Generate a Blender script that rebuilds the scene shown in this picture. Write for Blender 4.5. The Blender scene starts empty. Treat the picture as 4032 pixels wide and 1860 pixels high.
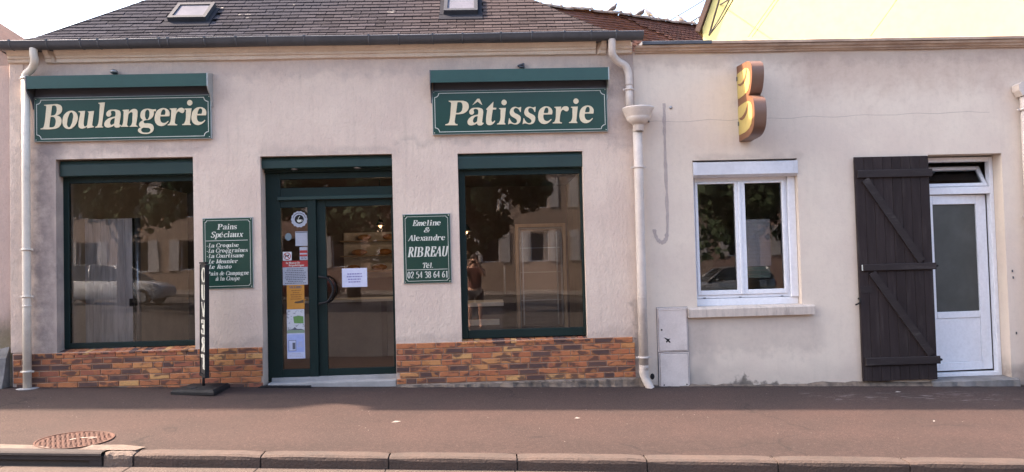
import bpy, bmesh, math, random
from mathutils import Matrix, Vector
R = random.Random(7)
rad = math.radians
S = bpy.context.scene
COL = S.collection
# ------------------------------------------------------------------ camera
def rz(a): return Matrix.Rotation(a, 3, 'Z')
cam_d = bpy.data.cameras.new('camera'); cam = bpy.data.objects.new('camera', cam_d); COL.objects.link(cam)
M = rz(-0.03555939) @ Matrix.Rotation(0.03186398, 3, 'X') @ Matrix.Rotation(0.02592859, 3, 'Y')
cx, cy, cz = M.col[0], M.col[1], M.col[2]
cm = Matrix((( cx[0], cz[0], -cy[0]), (cx[1], cz[1], -cy[1]), (cx[2], cz[2], -cy[2]))).to_4x4()
cm.translation = (0, -9.3, 1.48)
cam.matrix_world = cm
cam_d.sensor_width = 36; cam_d.lens = 3050/4032*36; cam_d.clip_end = 2000; cam_d.clip_start = .05
S.camera = cam
# ------------------------------------------------------------------ light
SUN = Vector((-.723, .1715, .669)).normalized()
w = bpy.data.worlds.new('World'); S.world = w; w.use_nodes = True
nt = w.node_tree; nt.nodes.clear()
sky = nt.nodes.new('ShaderNodeTexSky'); sky.sky_type = 'NISHITA'; sky.sun_disc = False
sky.sun_elevation = math.asin(SUN.z); sky.sun_rotation = math.atan2(SUN.x, SUN.y)
sky.air_density = 1.0; sky.dust_density = 5.0; sky.ozone_density = 1.0
bg = nt.nodes.new('ShaderNodeBackground'); bg.inputs[1].default_value = .145
out = nt.nodes.new('ShaderNodeOutputWorld')
nt.links.new(sky.outputs[0], bg.inputs[0]); nt.links.new(bg.outputs[0], out.inputs[0])
sl = bpy.data.lights.new('sun', 'SUN'); sl.energy = 4.2; sl.angle = rad(1.2); sl.color = (1, .76, .58)
so = bpy.data.objects.new('sun', sl); COL.objects.link(so); so.rotation_euler = SUN.to_track_quat('Z', 'Y').to_euler()
S.view_settings.view_transform = 'Standard'; S.view_settings.look = 'None'
S.view_settings.gamma = 1; S.view_settings.use_curve_mapping = False; S.view_settings.exposure = 2.4
# ------------------------------------------------------------------ materials
def new_mat(name):
    m = bpy.data.materials.new(name); m.use_nodes = True
    n = m.node_tree; b = n.nodes['Principled BSDF']
    return m, n, b
def nd(n, t, **k):
    x = n.nodes.new('ShaderNode'+t)
    for a, v in k.items(): setattr(x, a, v)
    return x
def mathn(n, op, a, b=None, c=None, clamp=False):
    x = nd(n, 'Math', operation=op, use_clamp=clamp)
    for i, v in enumerate((a, b, c)):
        if v is None: continue
        if isinstance(v, (int, float)): x.inputs[i].default_value = v
        else: n.links.new(v, x.inputs[i])
    return x.outputs[0]
def mixc(n, f, a, b, mode='MIX'):
    x = nd(n, 'Mix', data_type='RGBA', blend_type=mode)
    for i, v in ((0, f), (6, a), (7, b)):
        if isinstance(v, (int, float)): x.inputs[i].default_value = v
        elif isinstance(v, (tuple, list)): x.inputs[i].default_value = (*v[:3], 1)
        else: n.links.new(v, x.inputs[i])
    return x.outputs[2]
def noise(n, scale, detail=4, rough=.55, vec=None, off=None, dist=0):
    x = nd(n, 'TexNoise'); x.inputs['Scale'].default_value = scale; x.inputs['Detail'].default_value = detail
    x.inputs['Roughness'].default_value = rough; x.inputs['Distortion'].default_value = dist
    if vec is not None: n.links.new(vec, x.inputs['Vector'])
    return x.outputs[0]
def ramp(n, f, a, b, lo=0, hi=1):
    x = nd(n, 'MapRange', interpolation_type='SMOOTHSTEP'); n.links.new(f, x.inputs[0])
    x.inputs[1].default_value = a; x.inputs[2].default_value = b; x.inputs[3].default_value = lo; x.inputs[4].default_value = hi
    return x.outputs[0]
def objco(n, scale=(1,1,1), rnd=False):
    t = nd(n, 'TexCoord'); v = t.outputs['Object']
    mp = nd(n, 'Mapping'); n.links.new(v, mp.inputs[0]); mp.inputs['Scale'].default_value = scale
    if rnd:
        oi = nd(n, 'ObjectInfo'); m = mathn(n, 'MULTIPLY', oi.outputs['Random'], 37.0)
        cb = nd(n, 'CombineXYZ')
        for i in range(3): n.links.new(m, cb.inputs[i])
        n.links.new(cb.outputs[0], mp.inputs['Location'])
    return mp.outputs[0]
def bump(n, b, h, strength=.3, dist=.01):
    x = nd(n, 'Bump'); x.inputs['Strength'].default_value = strength; x.inputs['Distance'].default_value = dist
    n.links.new(h, x.inputs['Height']); n.links.new(x.outputs[0], b.inputs['Normal'])
def mat(name, col, rough=.7, col2=None, scale=4, bs=0, bscale=40, metal=0, spec=.5, objrand=0, grime=None, stretch=(1,1,1), thr=(.35,.7), coat=0):
    m, n, b = new_mat(name)
    b.inputs['Roughness'].default_value = rough; b.inputs['Metallic'].default_value = metal
    b.inputs['Specular IOR Level'].default_value = spec; b.inputs['Coat Weight'].default_value = coat
    v = objco(n, stretch, rnd=True)
    c = None
    nz = noise(n, scale, 6, .6, v)
    c = mixc(n, ramp(n, nz, *thr), col, col2 if col2 else tuple(x*.85 for x in col))
    fine = noise(n, scale*9, 3, .6, v)
    c = mixc(n, ramp(n, fine, .3, .75, 0, .22), c, tuple(x*.6 for x in col))
    if grime: c = mixc(n, ramp(n, noise(n, scale*.6, 7, .7, v), .52, .72, 0, grime[1]), c, grime[0])
    if objrand:
        oi = nd(n, 'ObjectInfo'); f = mathn(n, 'MULTIPLY_ADD', oi.outputs['Random'], objrand*2, 1-objrand)
        hs = nd(n, 'HueSaturation'); n.links.new(f, hs.inputs['Value']); n.links.new(c, hs.inputs['Color']); c = hs.outputs[0]
    n.links.new(c, b.inputs['Base Color'])
    if bs: bump(n, b, noise(n, bscale, 4, .6, v), bs)
    return m
def boxmask(n, xyz, x0, x1, z0, z1, s=.1, hi=1, slope=0.0):
    X, Z = xyz
    if slope: Z = mathn(n, 'MULTIPLY_ADD', X, slope, Z)
    a = ramp(n, X, x0-s, x0+s); b_ = ramp(n, X, x1-s, x1+s, 1, 0)
    c = ramp(n, Z, z0-s, z0+s); d = ramp(n, Z, z1-s, z1+s, 1, 0)
    return mathn(n, 'MULTIPLY', mathn(n, 'MULTIPLY', mathn(n, 'MULTIPLY', a, b_), mathn(n, 'MULTIPLY', c, d)), hi)
def render_mat(name, col, col2, stains, rough_scale, bs, grain, streaks=.26, mott=.4, gr=.30):
    m, n, b = new_mat(name); b.inputs['Roughness'].default_value = .93; b.inputs['Specular IOR Level'].default_value = .2
    v = objco(n)
    sp = nd(n, 'SeparateXYZ'); n.links.new(v, sp.inputs[0])
    wv = noise(n, 3.5, 5, .6, v)
    wob = mathn(n, 'MULTIPLY_ADD', wv, .5, -.25)
    X = mathn(n, 'ADD', sp.outputs[0], wob); Z = mathn(n, 'ADD', sp.outputs[2], wob)
    c = mixc(n, ramp(n, noise(n, 1.3, 7, .65, v), .35, .65), col, col2)
    c = mixc(n, ramp(n, noise(n, 14, 5, .7, v), .45, .75, 0, .25), c, tuple(x*.72 for x in col))
    c = mixc(n, ramp(n, noise(n, 46, 4, .75, v), .50, .72, 0, gr), c, tuple(x*.62 for x in col)); c = mixc(n, ramp(n, noise(n, 58, 3, .7, v), .56, .72, 0, gr*.8), c, tuple(min(.85, x*1.22) for x in col))
    mp = nd(n, 'Mapping'); mp.inputs['Scale'].default_value = (9, 9, .8); n.links.new(v, mp.inputs[0])
    c = mixc(n, ramp(n, noise(n, 1.5, 6, .65, mp.outputs[0]), .48, .72, 0, streaks), c, tuple(x*.62 for x in col))
    sm = noise(n, 7, 7, .7, v)
    for (x0, x1, z0, z1, s, hi, cc, sl_) in stains:
        mk = boxmask(n, (X, Z), x0, x1, z0, z1, s, hi, sl_)
        mk = mathn(n, 'MULTIPLY', mk, ramp(n, sm, .3, .66, 1-mott, 1))
        c = mixc(n, mk, c, cc)
    n.links.new(c, b.inputs['Base Color'])
    mp2 = nd(n, 'Mapping'); mp2.inputs['Scale'].default_value = grain; n.links.new(v, mp2.inputs[0])
    h = mathn(n, 'ADD', noise(n, rough_scale, 3, .6, mp2.outputs[0], dist=.6), mathn(n, 'MULTIPLY', noise(n, rough_scale*3.2, 3, .6, v), .35))
    bump(n, b, h, bs, .012)
    return m
DK = (.07,.06,.06)
m_wallL = render_mat('pinkish_roughcast', (.685,.55,.452), (.61,.478,.40), [
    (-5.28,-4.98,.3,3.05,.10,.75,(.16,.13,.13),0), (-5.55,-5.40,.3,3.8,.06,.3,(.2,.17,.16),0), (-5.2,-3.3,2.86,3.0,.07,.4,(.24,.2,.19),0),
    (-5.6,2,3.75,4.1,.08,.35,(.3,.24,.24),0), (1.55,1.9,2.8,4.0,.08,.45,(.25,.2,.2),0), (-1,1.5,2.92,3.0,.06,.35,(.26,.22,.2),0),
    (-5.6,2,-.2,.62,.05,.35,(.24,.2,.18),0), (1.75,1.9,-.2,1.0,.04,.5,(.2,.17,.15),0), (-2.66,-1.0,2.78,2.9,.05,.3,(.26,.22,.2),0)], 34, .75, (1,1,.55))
m_wallR = render_mat('smooth_beige_render', (.69,.585,.482), (.64,.53,.443), [
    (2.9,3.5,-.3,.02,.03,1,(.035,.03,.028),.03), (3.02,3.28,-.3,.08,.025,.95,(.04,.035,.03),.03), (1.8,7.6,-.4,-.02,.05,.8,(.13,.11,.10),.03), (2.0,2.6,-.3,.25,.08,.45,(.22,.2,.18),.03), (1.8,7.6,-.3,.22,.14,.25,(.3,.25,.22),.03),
    (3.8,7.5,3.45,4.0,.26,.5,(.40,.27,.21),0), (1.8,7.5,3.8,4.0,.08,.35,(.3,.23,.2),0), (2.6,3.9,2.62,2.72,.04,.3,(.26,.21,.18),0),
    (2.35,4.1,.3,.76,.09,.4,(.38,.31,.27),0), (2.3,2.7,-.2,.7,.06,.35,(.3,.26,.24),0), (6.35,7.2,-.4,.3,.1,.6,(.15,.12,.11),.03)], 26, .16, (1,1,1), .10, .3, .10)
m_cornice = mat('cream_cornice_plaster', (.70,.58,.47), .85, (.64,.51,.41), 5, .25, 22, grime=((.34,.27,.23), .3))
m_corniceR = mat('stained_cornice_plaster', (.50,.37,.28), .85, (.32,.22,.165), 2.2, .25, 22, grime=((.22,.15,.12), .5))
m_zinc = mat('weathered_zinc', (.10,.105,.12), .6, (.075,.08,.09), 3, .1, 30, .35, stretch=(1,1,1))
m_zincdk = mat('dark_zinc_band', (.085,.09,.105), .6, (.06,.065,.075), 3, .1, 30, .3)
m_pvcpipe = mat('cream_painted_pipe', (.70,.62,.52), .5, (.62,.54,.45), 6, .05, 30, grime=((.30,.26,.22), .3))
m_pipeR = mat('beige_painted_pipe', (.60,.52,.46), .55, (.52,.44,.39), 6, .08, 30, grime=((.28,.22,.18), .35))
m_green = mat('bottle_green_lacquer', (.015,.040,.036), .35, (.012,.033,.031), 2, .02, 60, spec=.5)
m_canopy = mat('green_canopy_paint', (.022,.068,.056), .3, (.018,.058,.050), 1.2, .0, 60)
m_greend = mat('dark_green_frame_paint', (.008,.021,.019), .5, (.007,.017,.016), 3, .02, 60, spec=.22)
m_plate = mat('green_sign_enamel', (.010,.050,.035), .3, (.009,.044,.032), 1.5, 0, 60)
m_plateL = mat('sign_edge_aluminium', (.42,.44,.43), .4, None, 6, metal=.3)
m_dark = mat('dark_inner_panel', (.04,.042,.055), .6)
m_gold = mat('pale_gold_lettering', (.74,.62,.42), .45, (.70,.58,.39), 8)
m_silv = mat('ivory_sign_lettering', (.66,.66,.58), .4, None, 8)
m_white = mat('white_pvc', (.78,.78,.81), .32, (.75,.75,.78), 3, 0, 40, grime=((.5,.48,.46), .12))
m_whiteg = mat('white_shutter_box_aluminium', (.66,.66,.70), .35, None, 3)
m_meter = mat('grey_white_meter_box_plastic', (.68,.59,.54), .5, (.62,.53,.48), 6, .05, 40, grime=((.34,.27,.24), .35))
m_mort = mat('grey_brown_mortar', (.50,.38,.30), .95, (.38,.28,.23), 12, .5, 70)
m_cem = mat('broken_cement_edge', (.20,.15,.115), .95, (.075,.058,.048), 9, 1.0, 30, grime=((.03,.028,.025), .7))
m_stone = mat('grey_doorstep_stone', (.36,.34,.33), .8, (.28,.27,.26), 5, .3, 30)
m_step = mat('worn_concrete_step', (.20,.185,.18), .9, (.12,.11,.10), 4, .8, 20, grime=((.05,.045,.04), .5))
m_sill = mat('concrete_window_sill', (.60,.51,.44), .85, (.52,.44,.38), 6, .3, 40, stretch=(3,1,.6), grime=((.20,.16,.14), .55))
m_rubber = mat('black_rubber', (.014,.013,.014), .7, (.022,.021,.022), 8, .1, 40, spec=.2)
m_blackp = mat('black_painted_wood', (.022,.02,.022), .6, (.03,.028,.03), 8, .2, 40)
m_iron = mat('rusty_cast_iron', (.105,.055,.042), .75, (.07,.04,.032), 9, .3, 60, spec=.2)
m_inlet = mat('dark_cast_iron', (.028,.021,.021), .85, (.020,.016,.016), 6, .3, 40)
m_kerb = mat('worn_granite_kerb', (.066,.045,.037), .95, (.048,.035,.030), 5, .9, 55, grime=((.045,.038,.035), .6), objrand=.07)
m_kerbL = mat('pale_limestone_block', (.14,.105,.085), .95, (.09,.07,.06), 8, 1.0, 40)
m_shut = mat('dark_brown_shutter_paint', (.024,.0165,.0165), .75, (.032,.023,.023), 3, .35, 30, spec=.2, stretch=(6,1,.7), objrand=.10, grime=((.09,.075,.07), .3))
m_shut2 = mat('dark_brown_ledge_paint', (.024,.0175,.0175), .7, (.032,.024,.024), 3, .3, 30, spec=.25, stretch=(1,1,5), grime=((.16,.14,.13), .3))
m_brown = mat('brown_metal_letter_edge', (.17,.095,.068), .38, (.15,.085,.06), 2)
m_tan = mat('tan_letter_border', (.15,.062,.028), .5, (.14,.058,.026), 2)
m_yel = mat('cream_yellow_letter_panel', (.48,.37,.115), .4, None, 2)
m_patch = mat('grey_filler_patch', (.47,.39,.35), .95, (.40,.33,.30), 9, .5, 60)
m_metal = mat('brushed_grey_metal', (.35,.35,.36), .35, metal=.8)
m_bark = mat('grey_bark', (.12,.09,.07), .9, (.07,.055,.04), 8, .8, 20)
m_leaf = mat('green_leaves', (.045,.07,.028), .8, (.03,.05,.02), 2, objrand=.1)
m_cream = mat('cream_gable_render', (.74,.66,.27), .9, (.71,.63,.255), .7, .1, 30)
m_brtrim = mat('red_brown_verge_board', (.060,.030,.022), .8, (.04,.022,.018), 4)
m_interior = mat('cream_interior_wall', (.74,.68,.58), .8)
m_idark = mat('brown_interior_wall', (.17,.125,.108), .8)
m_floor = mat('terracotta_interior_floor', (.22,.14,.10), .5)
m_wood = mat('pale_oak_wood', (.40,.29,.19), .6, (.32,.22,.14), 3, stretch=(6,1,.6))
m_plank = mat('bleached_grey_planks', (.74,.73,.74), .7, (.46,.45,.46), 3, .2, 30, stretch=(7,1,.6), objrand=.08)
m_bread = mat('baked_crust', (.50,.24,.08), .6, (.35,.15,.05), 20)
m_car1 = mat('white_car_paint', (.62,.64,.68), .2, coat=.6); m_car2 = mat('silver_car_paint', (.34,.36,.40), .25, coat=.6, metal=.4); m_car3 = mat('dark_red_car_paint', (.12,.03,.025), .2, coat=.6)
m_glassdk = mat('dark_car_glass', (.02,.022,.025), .08)
m_tyre = mat('tyre_rubber', (.02,.02,.02), .8); m_rim = mat('alloy_rim', (.4,.4,.42), .3, metal=.8)
m_lamp = mat('clear_lamp_lens', (.7,.7,.72), .1); m_tail = mat('red_lamp_lens', (.4,.02,.02), .2)
m_skin = mat('skin', (.52,.30,.22), .55); m_shirt = mat('dark_red_brown_tshirt', (.10,.035,.03), .9); m_short = mat('dark_shorts', (.03,.032,.04), .9); m_hair = mat('dark_hair', (.035,.02,.015), .7); m_phone = mat('black_phone', (.01,.01,.012), .15)
m_paper = mat('white_paper', (.60,.62,.78), .6, None, 3); m_paperg = mat('grey_white_card', (.42,.44,.50), .6, None, 3)
m_ink = mat('grey_print', (.12,.12,.15), .7); m_red = mat('red_print', (.42,.03,.03), .5); m_orange = mat('orange_poster_paper', (.55,.24,.03), .6, (.50,.21,.03), 4)
m_mapw = mat('printed_map_paper', (.60,.60,.62), .6, (.30,.30,.33), 30, thr=(.55,.6)); m_gr = mat('map_green_print', (.14,.28,.08), .6); m_blue = mat('pale_blue_poster', (.36,.42,.72), .6, (.42,.48,.75), 3)
m_hol = mat('pale_lavender_print', (.5,.48,.55), .6)
m_dove = mat('grey_dove_feathers', (.12,.11,.12), .8); m_dovew = mat('white_dove_feathers', (.75,.75,.76), .8)
m_bulb, _n, _b = new_mat('warm_lamp_bulb'); _b.inputs['Base Color'].default_value = (.9,.5,.25,1); _b.inputs['Emission Color'].default_value = (1,.42,.14,1); _b.inputs['Emission Strength'].default_value = 1.2
m_cable = mat('black_cable', (.03,.024,.022), .6)
m_opp = [mat('opp_pink_render', (.30,.20,.165), .9), mat('opp_cream_render', (.33,.25,.20), .9), mat('opp_beige_render', (.28,.22,.19), .9)]
m_slateplain = mat('plain_slate', (.06,.06,.07), .7)
def brick_mat():
    m, n, b = new_mat('flamed_red_brick'); b.inputs['Roughness'].default_value = .8; b.inputs['Specular IOR Level'].default_value = .3
    oi = nd(n, 'ObjectInfo'); v = objco(n, (1,1,1), True)
    cr = nd(n, 'ValToRGB'); n.links.new(oi.outputs['Random'], cr.inputs[0]); e = cr.color_ramp
    cols = [(0,(.40,.135,.06)),(.2,(.46,.17,.07)),(.38,(.31,.105,.06)),(.5,(.11,.062,.052)),(.58,(.42,.15,.065)),(.72,(.52,.235,.09)),(.82,(.09,.052,.046)),(.95,(.58,.31,.12)),(1,(.36,.13,.06))]
    e.elements[0].position = 0; e.elements[0].color = (*cols[0][1],1); e.elements[1].position = 1; e.elements[1].color = (*cols[-1][1],1)
    for p, c in cols[1:-1]:
        x = e.elements.new(p); x.color = (*c, 1)
    e.interpolation = 'CONSTANT'
    v2 = nd(n, 'Mapping'); n.links.new(v, v2.inputs[0]); v2.inputs['Scale'].default_value = (1,1,2.2)
    nz = noise(n, 6.5, 3, .5, v2.outputs[0], dist=.4)
    c = mixc(n, ramp(n, nz, .50, .62, 0, .85), cr.outputs[0], (.075,.042,.038))
    nz2 = noise(n, 5.0, 3, .5, v, dist=.8)
    c = mixc(n, ramp(n, nz2, .60, .66, 0, .8), c, (.42,.17,.06))
    # burnt orange rim left by the kiln round each face
    t = nd(n, 'TexCoord'); sp = nd(n, 'SeparateXYZ'); n.links.new(t.outputs['Object'], sp.inputs[0])
    az = mathn(n, 'ABSOLUTE', sp.outputs[2]); ax = mathn(n, 'ABSOLUTE', sp.outputs[0])
    rim = mathn(n, 'MAXIMUM', ramp(n, az, .018, .028), ramp(n, ax, .096, .111))
    c = mixc(n, mathn(n, 'MULTIPLY', rim, .45), c, (.45,.18,.07))
    c = mixc(n, ramp(n, noise(n, 60, 4, .6, v), .4, .8, 0, .35), c, (.10,.055,.04))
    n.links.new(c, b.inputs['Base Color']); bump(n, b, noise(n, 50, 5, .6, v), .35)
    return m
m_brick = brick_mat()
def slate_mat(name, c1, c2, c3):
    m, n, b = new_mat(name); b.inputs['Roughness'].default_value = 1; b.inputs['Specular IOR Level'].default_value = .02
    oi = nd(n, 'ObjectInfo'); t = nd(n, 'TexCoord'); v = objco(n, (1,1,1), True)
    g = nd(n, 'NewGeometry'); sp = nd(n, 'SeparateXYZ'); n.links.new(g.outputs['Position'], sp.inputs[0])
    ns = noise(n, .8, 4, .6, g.outputs['Position'])
    side = mathn(n, 'ADD', ramp(n, sp.outputs[0], -3.5, 1.0), mathn(n, 'MULTIPLY_ADD', ns, .9, -.45), clamp=True)
    c = mixc(n, side, c1, c2)
    hs = nd(n, 'HueSaturation'); n.links.new(mathn(n, 'MULTIPLY_ADD', oi.outputs['Random'], .5, .75), hs.inputs['Value']); n.links.new(c, hs.inputs['Color'])
    c = mixc(n, ramp(n, noise(n, 12, 6, .7, g.outputs['Position']), .60, .68, 0, .7), hs.outputs[0], c3)
    c = mixc(n, ramp(n, noise(n, 1.7, 5, .6, g.outputs['Position']), .55, .7, 0, .45), c, (.016,.016,.018))
    c = mixc(n, ramp(n, noise(n, 5, 5, .6, g.outputs['Position']), .70, .74), c, (.28,.27,.25))
    n.links.new(c, b.inputs['Base Color']); bump(n, b, noise(n, 40, 5, .6, v), .4)
    return m
m_slate = slate_mat('blue_grey_slate', (.032,.0325,.041), (.054,.044,.045), (.055,.052,.052))
m_tile = mat('plain_clay_tile', (.16,.082,.066), .95, (.10,.056,.046), 6, .3, 40, objrand=.35, grime=((.08,.065,.058), .7), spec=.1)
m_ridge = mat('mortared_ridge_tile', (.10,.075,.066), .95, (.22,.20,.185), 5, .8, 20)
def asphalt(name, c1, c2, patch, scuff=False):
    m, n, b = new_mat(name); b.inputs['Roughness'].default_value = .9; b.inputs['Specular IOR Level'].default_value = .25
    v = objco(n)
    c = mixc(n, ramp(n, noise(n, .9, 6, .6, v), .35, .65), c1, c2)
    c = mixc(n, ramp(n, noise(n, 3.1, 8, .75, v), .52, .75, 0, .5), c, tuple(x*.62 for x in c1))
    c = mixc(n, ramp(n, noise(n, 34, 5, .8, v), .52, .70, 0, .5), c, tuple(x*.55 for x in c1)); c = mixc(n, ramp(n, noise(n, 42, 5, .8, v), .60, .72, 0, .45), c, tuple(x*1.9 for x in c1))
    vo = nd(n, 'TexVoronoi'); vo.inputs['Scale'].default_value = 150; n.links.new(v, vo.inputs['Vector'])
    sp = nd(n, 'SeparateColor'); n.links.new(vo.outputs['Color'], sp.inputs[0])
    c = mixc(n, ramp(n, sp.outputs[0], .80, 1, 0, .55), c, tuple(min(1, x*2.6) for x in c1))
    c = mixc(n, ramp(n, sp.outputs[1], .6, 1, 0, .5), c, tuple(x*.4 for x in c1))
    v3 = nd(n, 'TexVoronoi'); v3.inputs['Scale'].default_value = 9; n.links.new(v, v3.inputs['Vector'])
    c = mixc(n, mathn(n, 'MULTIPLY', ramp(n, v3.outputs['Distance'], .035, .06, 1, 0), ramp(n, noise(n, 2, 3, .5, v), .5, .6)), c, patch)
    if scuff:
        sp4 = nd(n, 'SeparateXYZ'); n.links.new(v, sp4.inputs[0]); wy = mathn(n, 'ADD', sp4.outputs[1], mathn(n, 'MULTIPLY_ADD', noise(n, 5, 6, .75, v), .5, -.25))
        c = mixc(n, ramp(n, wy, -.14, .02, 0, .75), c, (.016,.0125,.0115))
        c = mixc(n, mathn(n, 'MULTIPLY', ramp(n, wy, -2.35, -2.75), ramp(n, noise(n, 22, 5, .8, v), .40, .62, .1, .7)), c, (.026,.018,.016))
        wv_ = nd(n, 'TexVoronoi', feature='DISTANCE_TO_EDGE'); wv_.inputs['Scale'].default_value = .55; mpd = nd(n, 'VectorMath', operation='ADD'); nn_ = nd(n, 'TexNoise'); nn_.inputs['Scale'].default_value = 3; nn_.inputs['Detail'].default_value = 6; n.links.new(v, nn_.inputs['Vector']); sc_ = nd(n, 'VectorMath', operation='SCALE'); sc_.inputs['Scale'].default_value = .35; n.links.new(nn_.outputs['Color'], sc_.inputs[0]); n.links.new(v, mpd.inputs[0]); n.links.new(sc_.outputs[0], mpd.inputs[1]); n.links.new(mpd.outputs[0], wv_.inputs['Vector'])
        c = mixc(n, mathn(n, 'MULTIPLY', ramp(n, wv_.outputs['Distance'], .004, .010, 1, 0), ramp(n, noise(n, .9, 2, .5, v), .54, .60, 0, .6)), c, (.018,.014,.013))
        sp3 = nd(n, 'SeparateXYZ'); n.links.new(v, sp3.inputs[0]); mk = boxmask(n, (sp3.outputs[0], sp3.outputs[1]), 3.6, 5.9, -.95, -.45, .15)
        mp3 = nd(n, 'Mapping'); mp3.inputs['Scale'].default_value = (3, 14, 1); n.links.new(v, mp3.inputs[0])
        c = mixc(n, mathn(n, 'MULTIPLY', mk, ramp(n, noise(n, 1.6, 5, .65, mp3.outputs[0]), .56, .68, 0, .7)), c, (.22,.20,.20))
    n.links.new(c, b.inputs['Base Color'])
    bump(n, b, mathn(n, 'ADD', noise(n, 170, 3, .7, v), mathn(n, 'MULTIPLY', vo.outputs['Distance'], .8)), .55, .006)
    return m
m_pave = asphalt('worn_reddish_asphalt', (.049,.031,.0275), (.039,.0265,.024), (.30,.27,.25), True)
m_road = asphalt('road_asphalt', (.075,.066,.062), (.06,.054,.052), (.12,.11,.10))
m_opave = asphalt('far_pavement_asphalt', (.16,.14,.13), (.13,.12,.11), (.3,.28,.26))
def glass_mat(name, tint, boost, base, wob=.02, rough=0.0):
    m, n, b = new_mat(name); n.nodes.remove(b)
    tr = nd(n, 'BsdfTransparent'); tr.inputs[0].default_value = (*tint, 1)
    gl = nd(n, 'BsdfAnisotropic') if False else nd(n, 'BsdfGlossy'); gl.inputs['Roughness'].default_value = rough
    fr = nd(n, 'Fresnel'); fr.inputs[0].default_value = 1.52
    v = objco(n); bp = nd(n, 'Bump'); bp.inputs['Strength'].default_value = wob; bp.inputs['Distance'].default_value = .02
    n.links.new(noise(n, 2.2, 1, .4, v), bp.inputs['Height']); n.links.new(bp.outputs[0], gl.inputs['Normal'])
    f = mathn(n, 'MULTIPLY_ADD', fr.outputs[0], boost, base, clamp=True)
    mx = nd(n, 'MixShader'); n.links.new(f, mx.inputs[0]); n.links.new(tr.outputs[0], mx.inputs[1]); n.links.new(gl.outputs[0], mx.inputs[2])
    n.links.new(mx.outputs[0], n.nodes['Material Output'].inputs[0])
    return m
m_glass = glass_mat('shop_window_glass', (.97,.96,.95), 1.15, .0)
m_glass2 = glass_mat('double_glazing', (.86,.86,.86), 1.1, .0, .03)
m_frost = mat('frosted_privacy_glass', (.060,.062,.056), .45, (.085,.087,.08), 1.2, spec=.3)
m_skyl = mat('skylight_pane', (.10,.105,.13), .75, (.13,.13,.16), 3, spec=.08)
m_skf = mat('dark_skylight_frame', (.045,.048,.058), .7, spec=.2)
m_lead = mat('dull_lead_flashing', (.032,.033,.040), .95, spec=.03)
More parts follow.
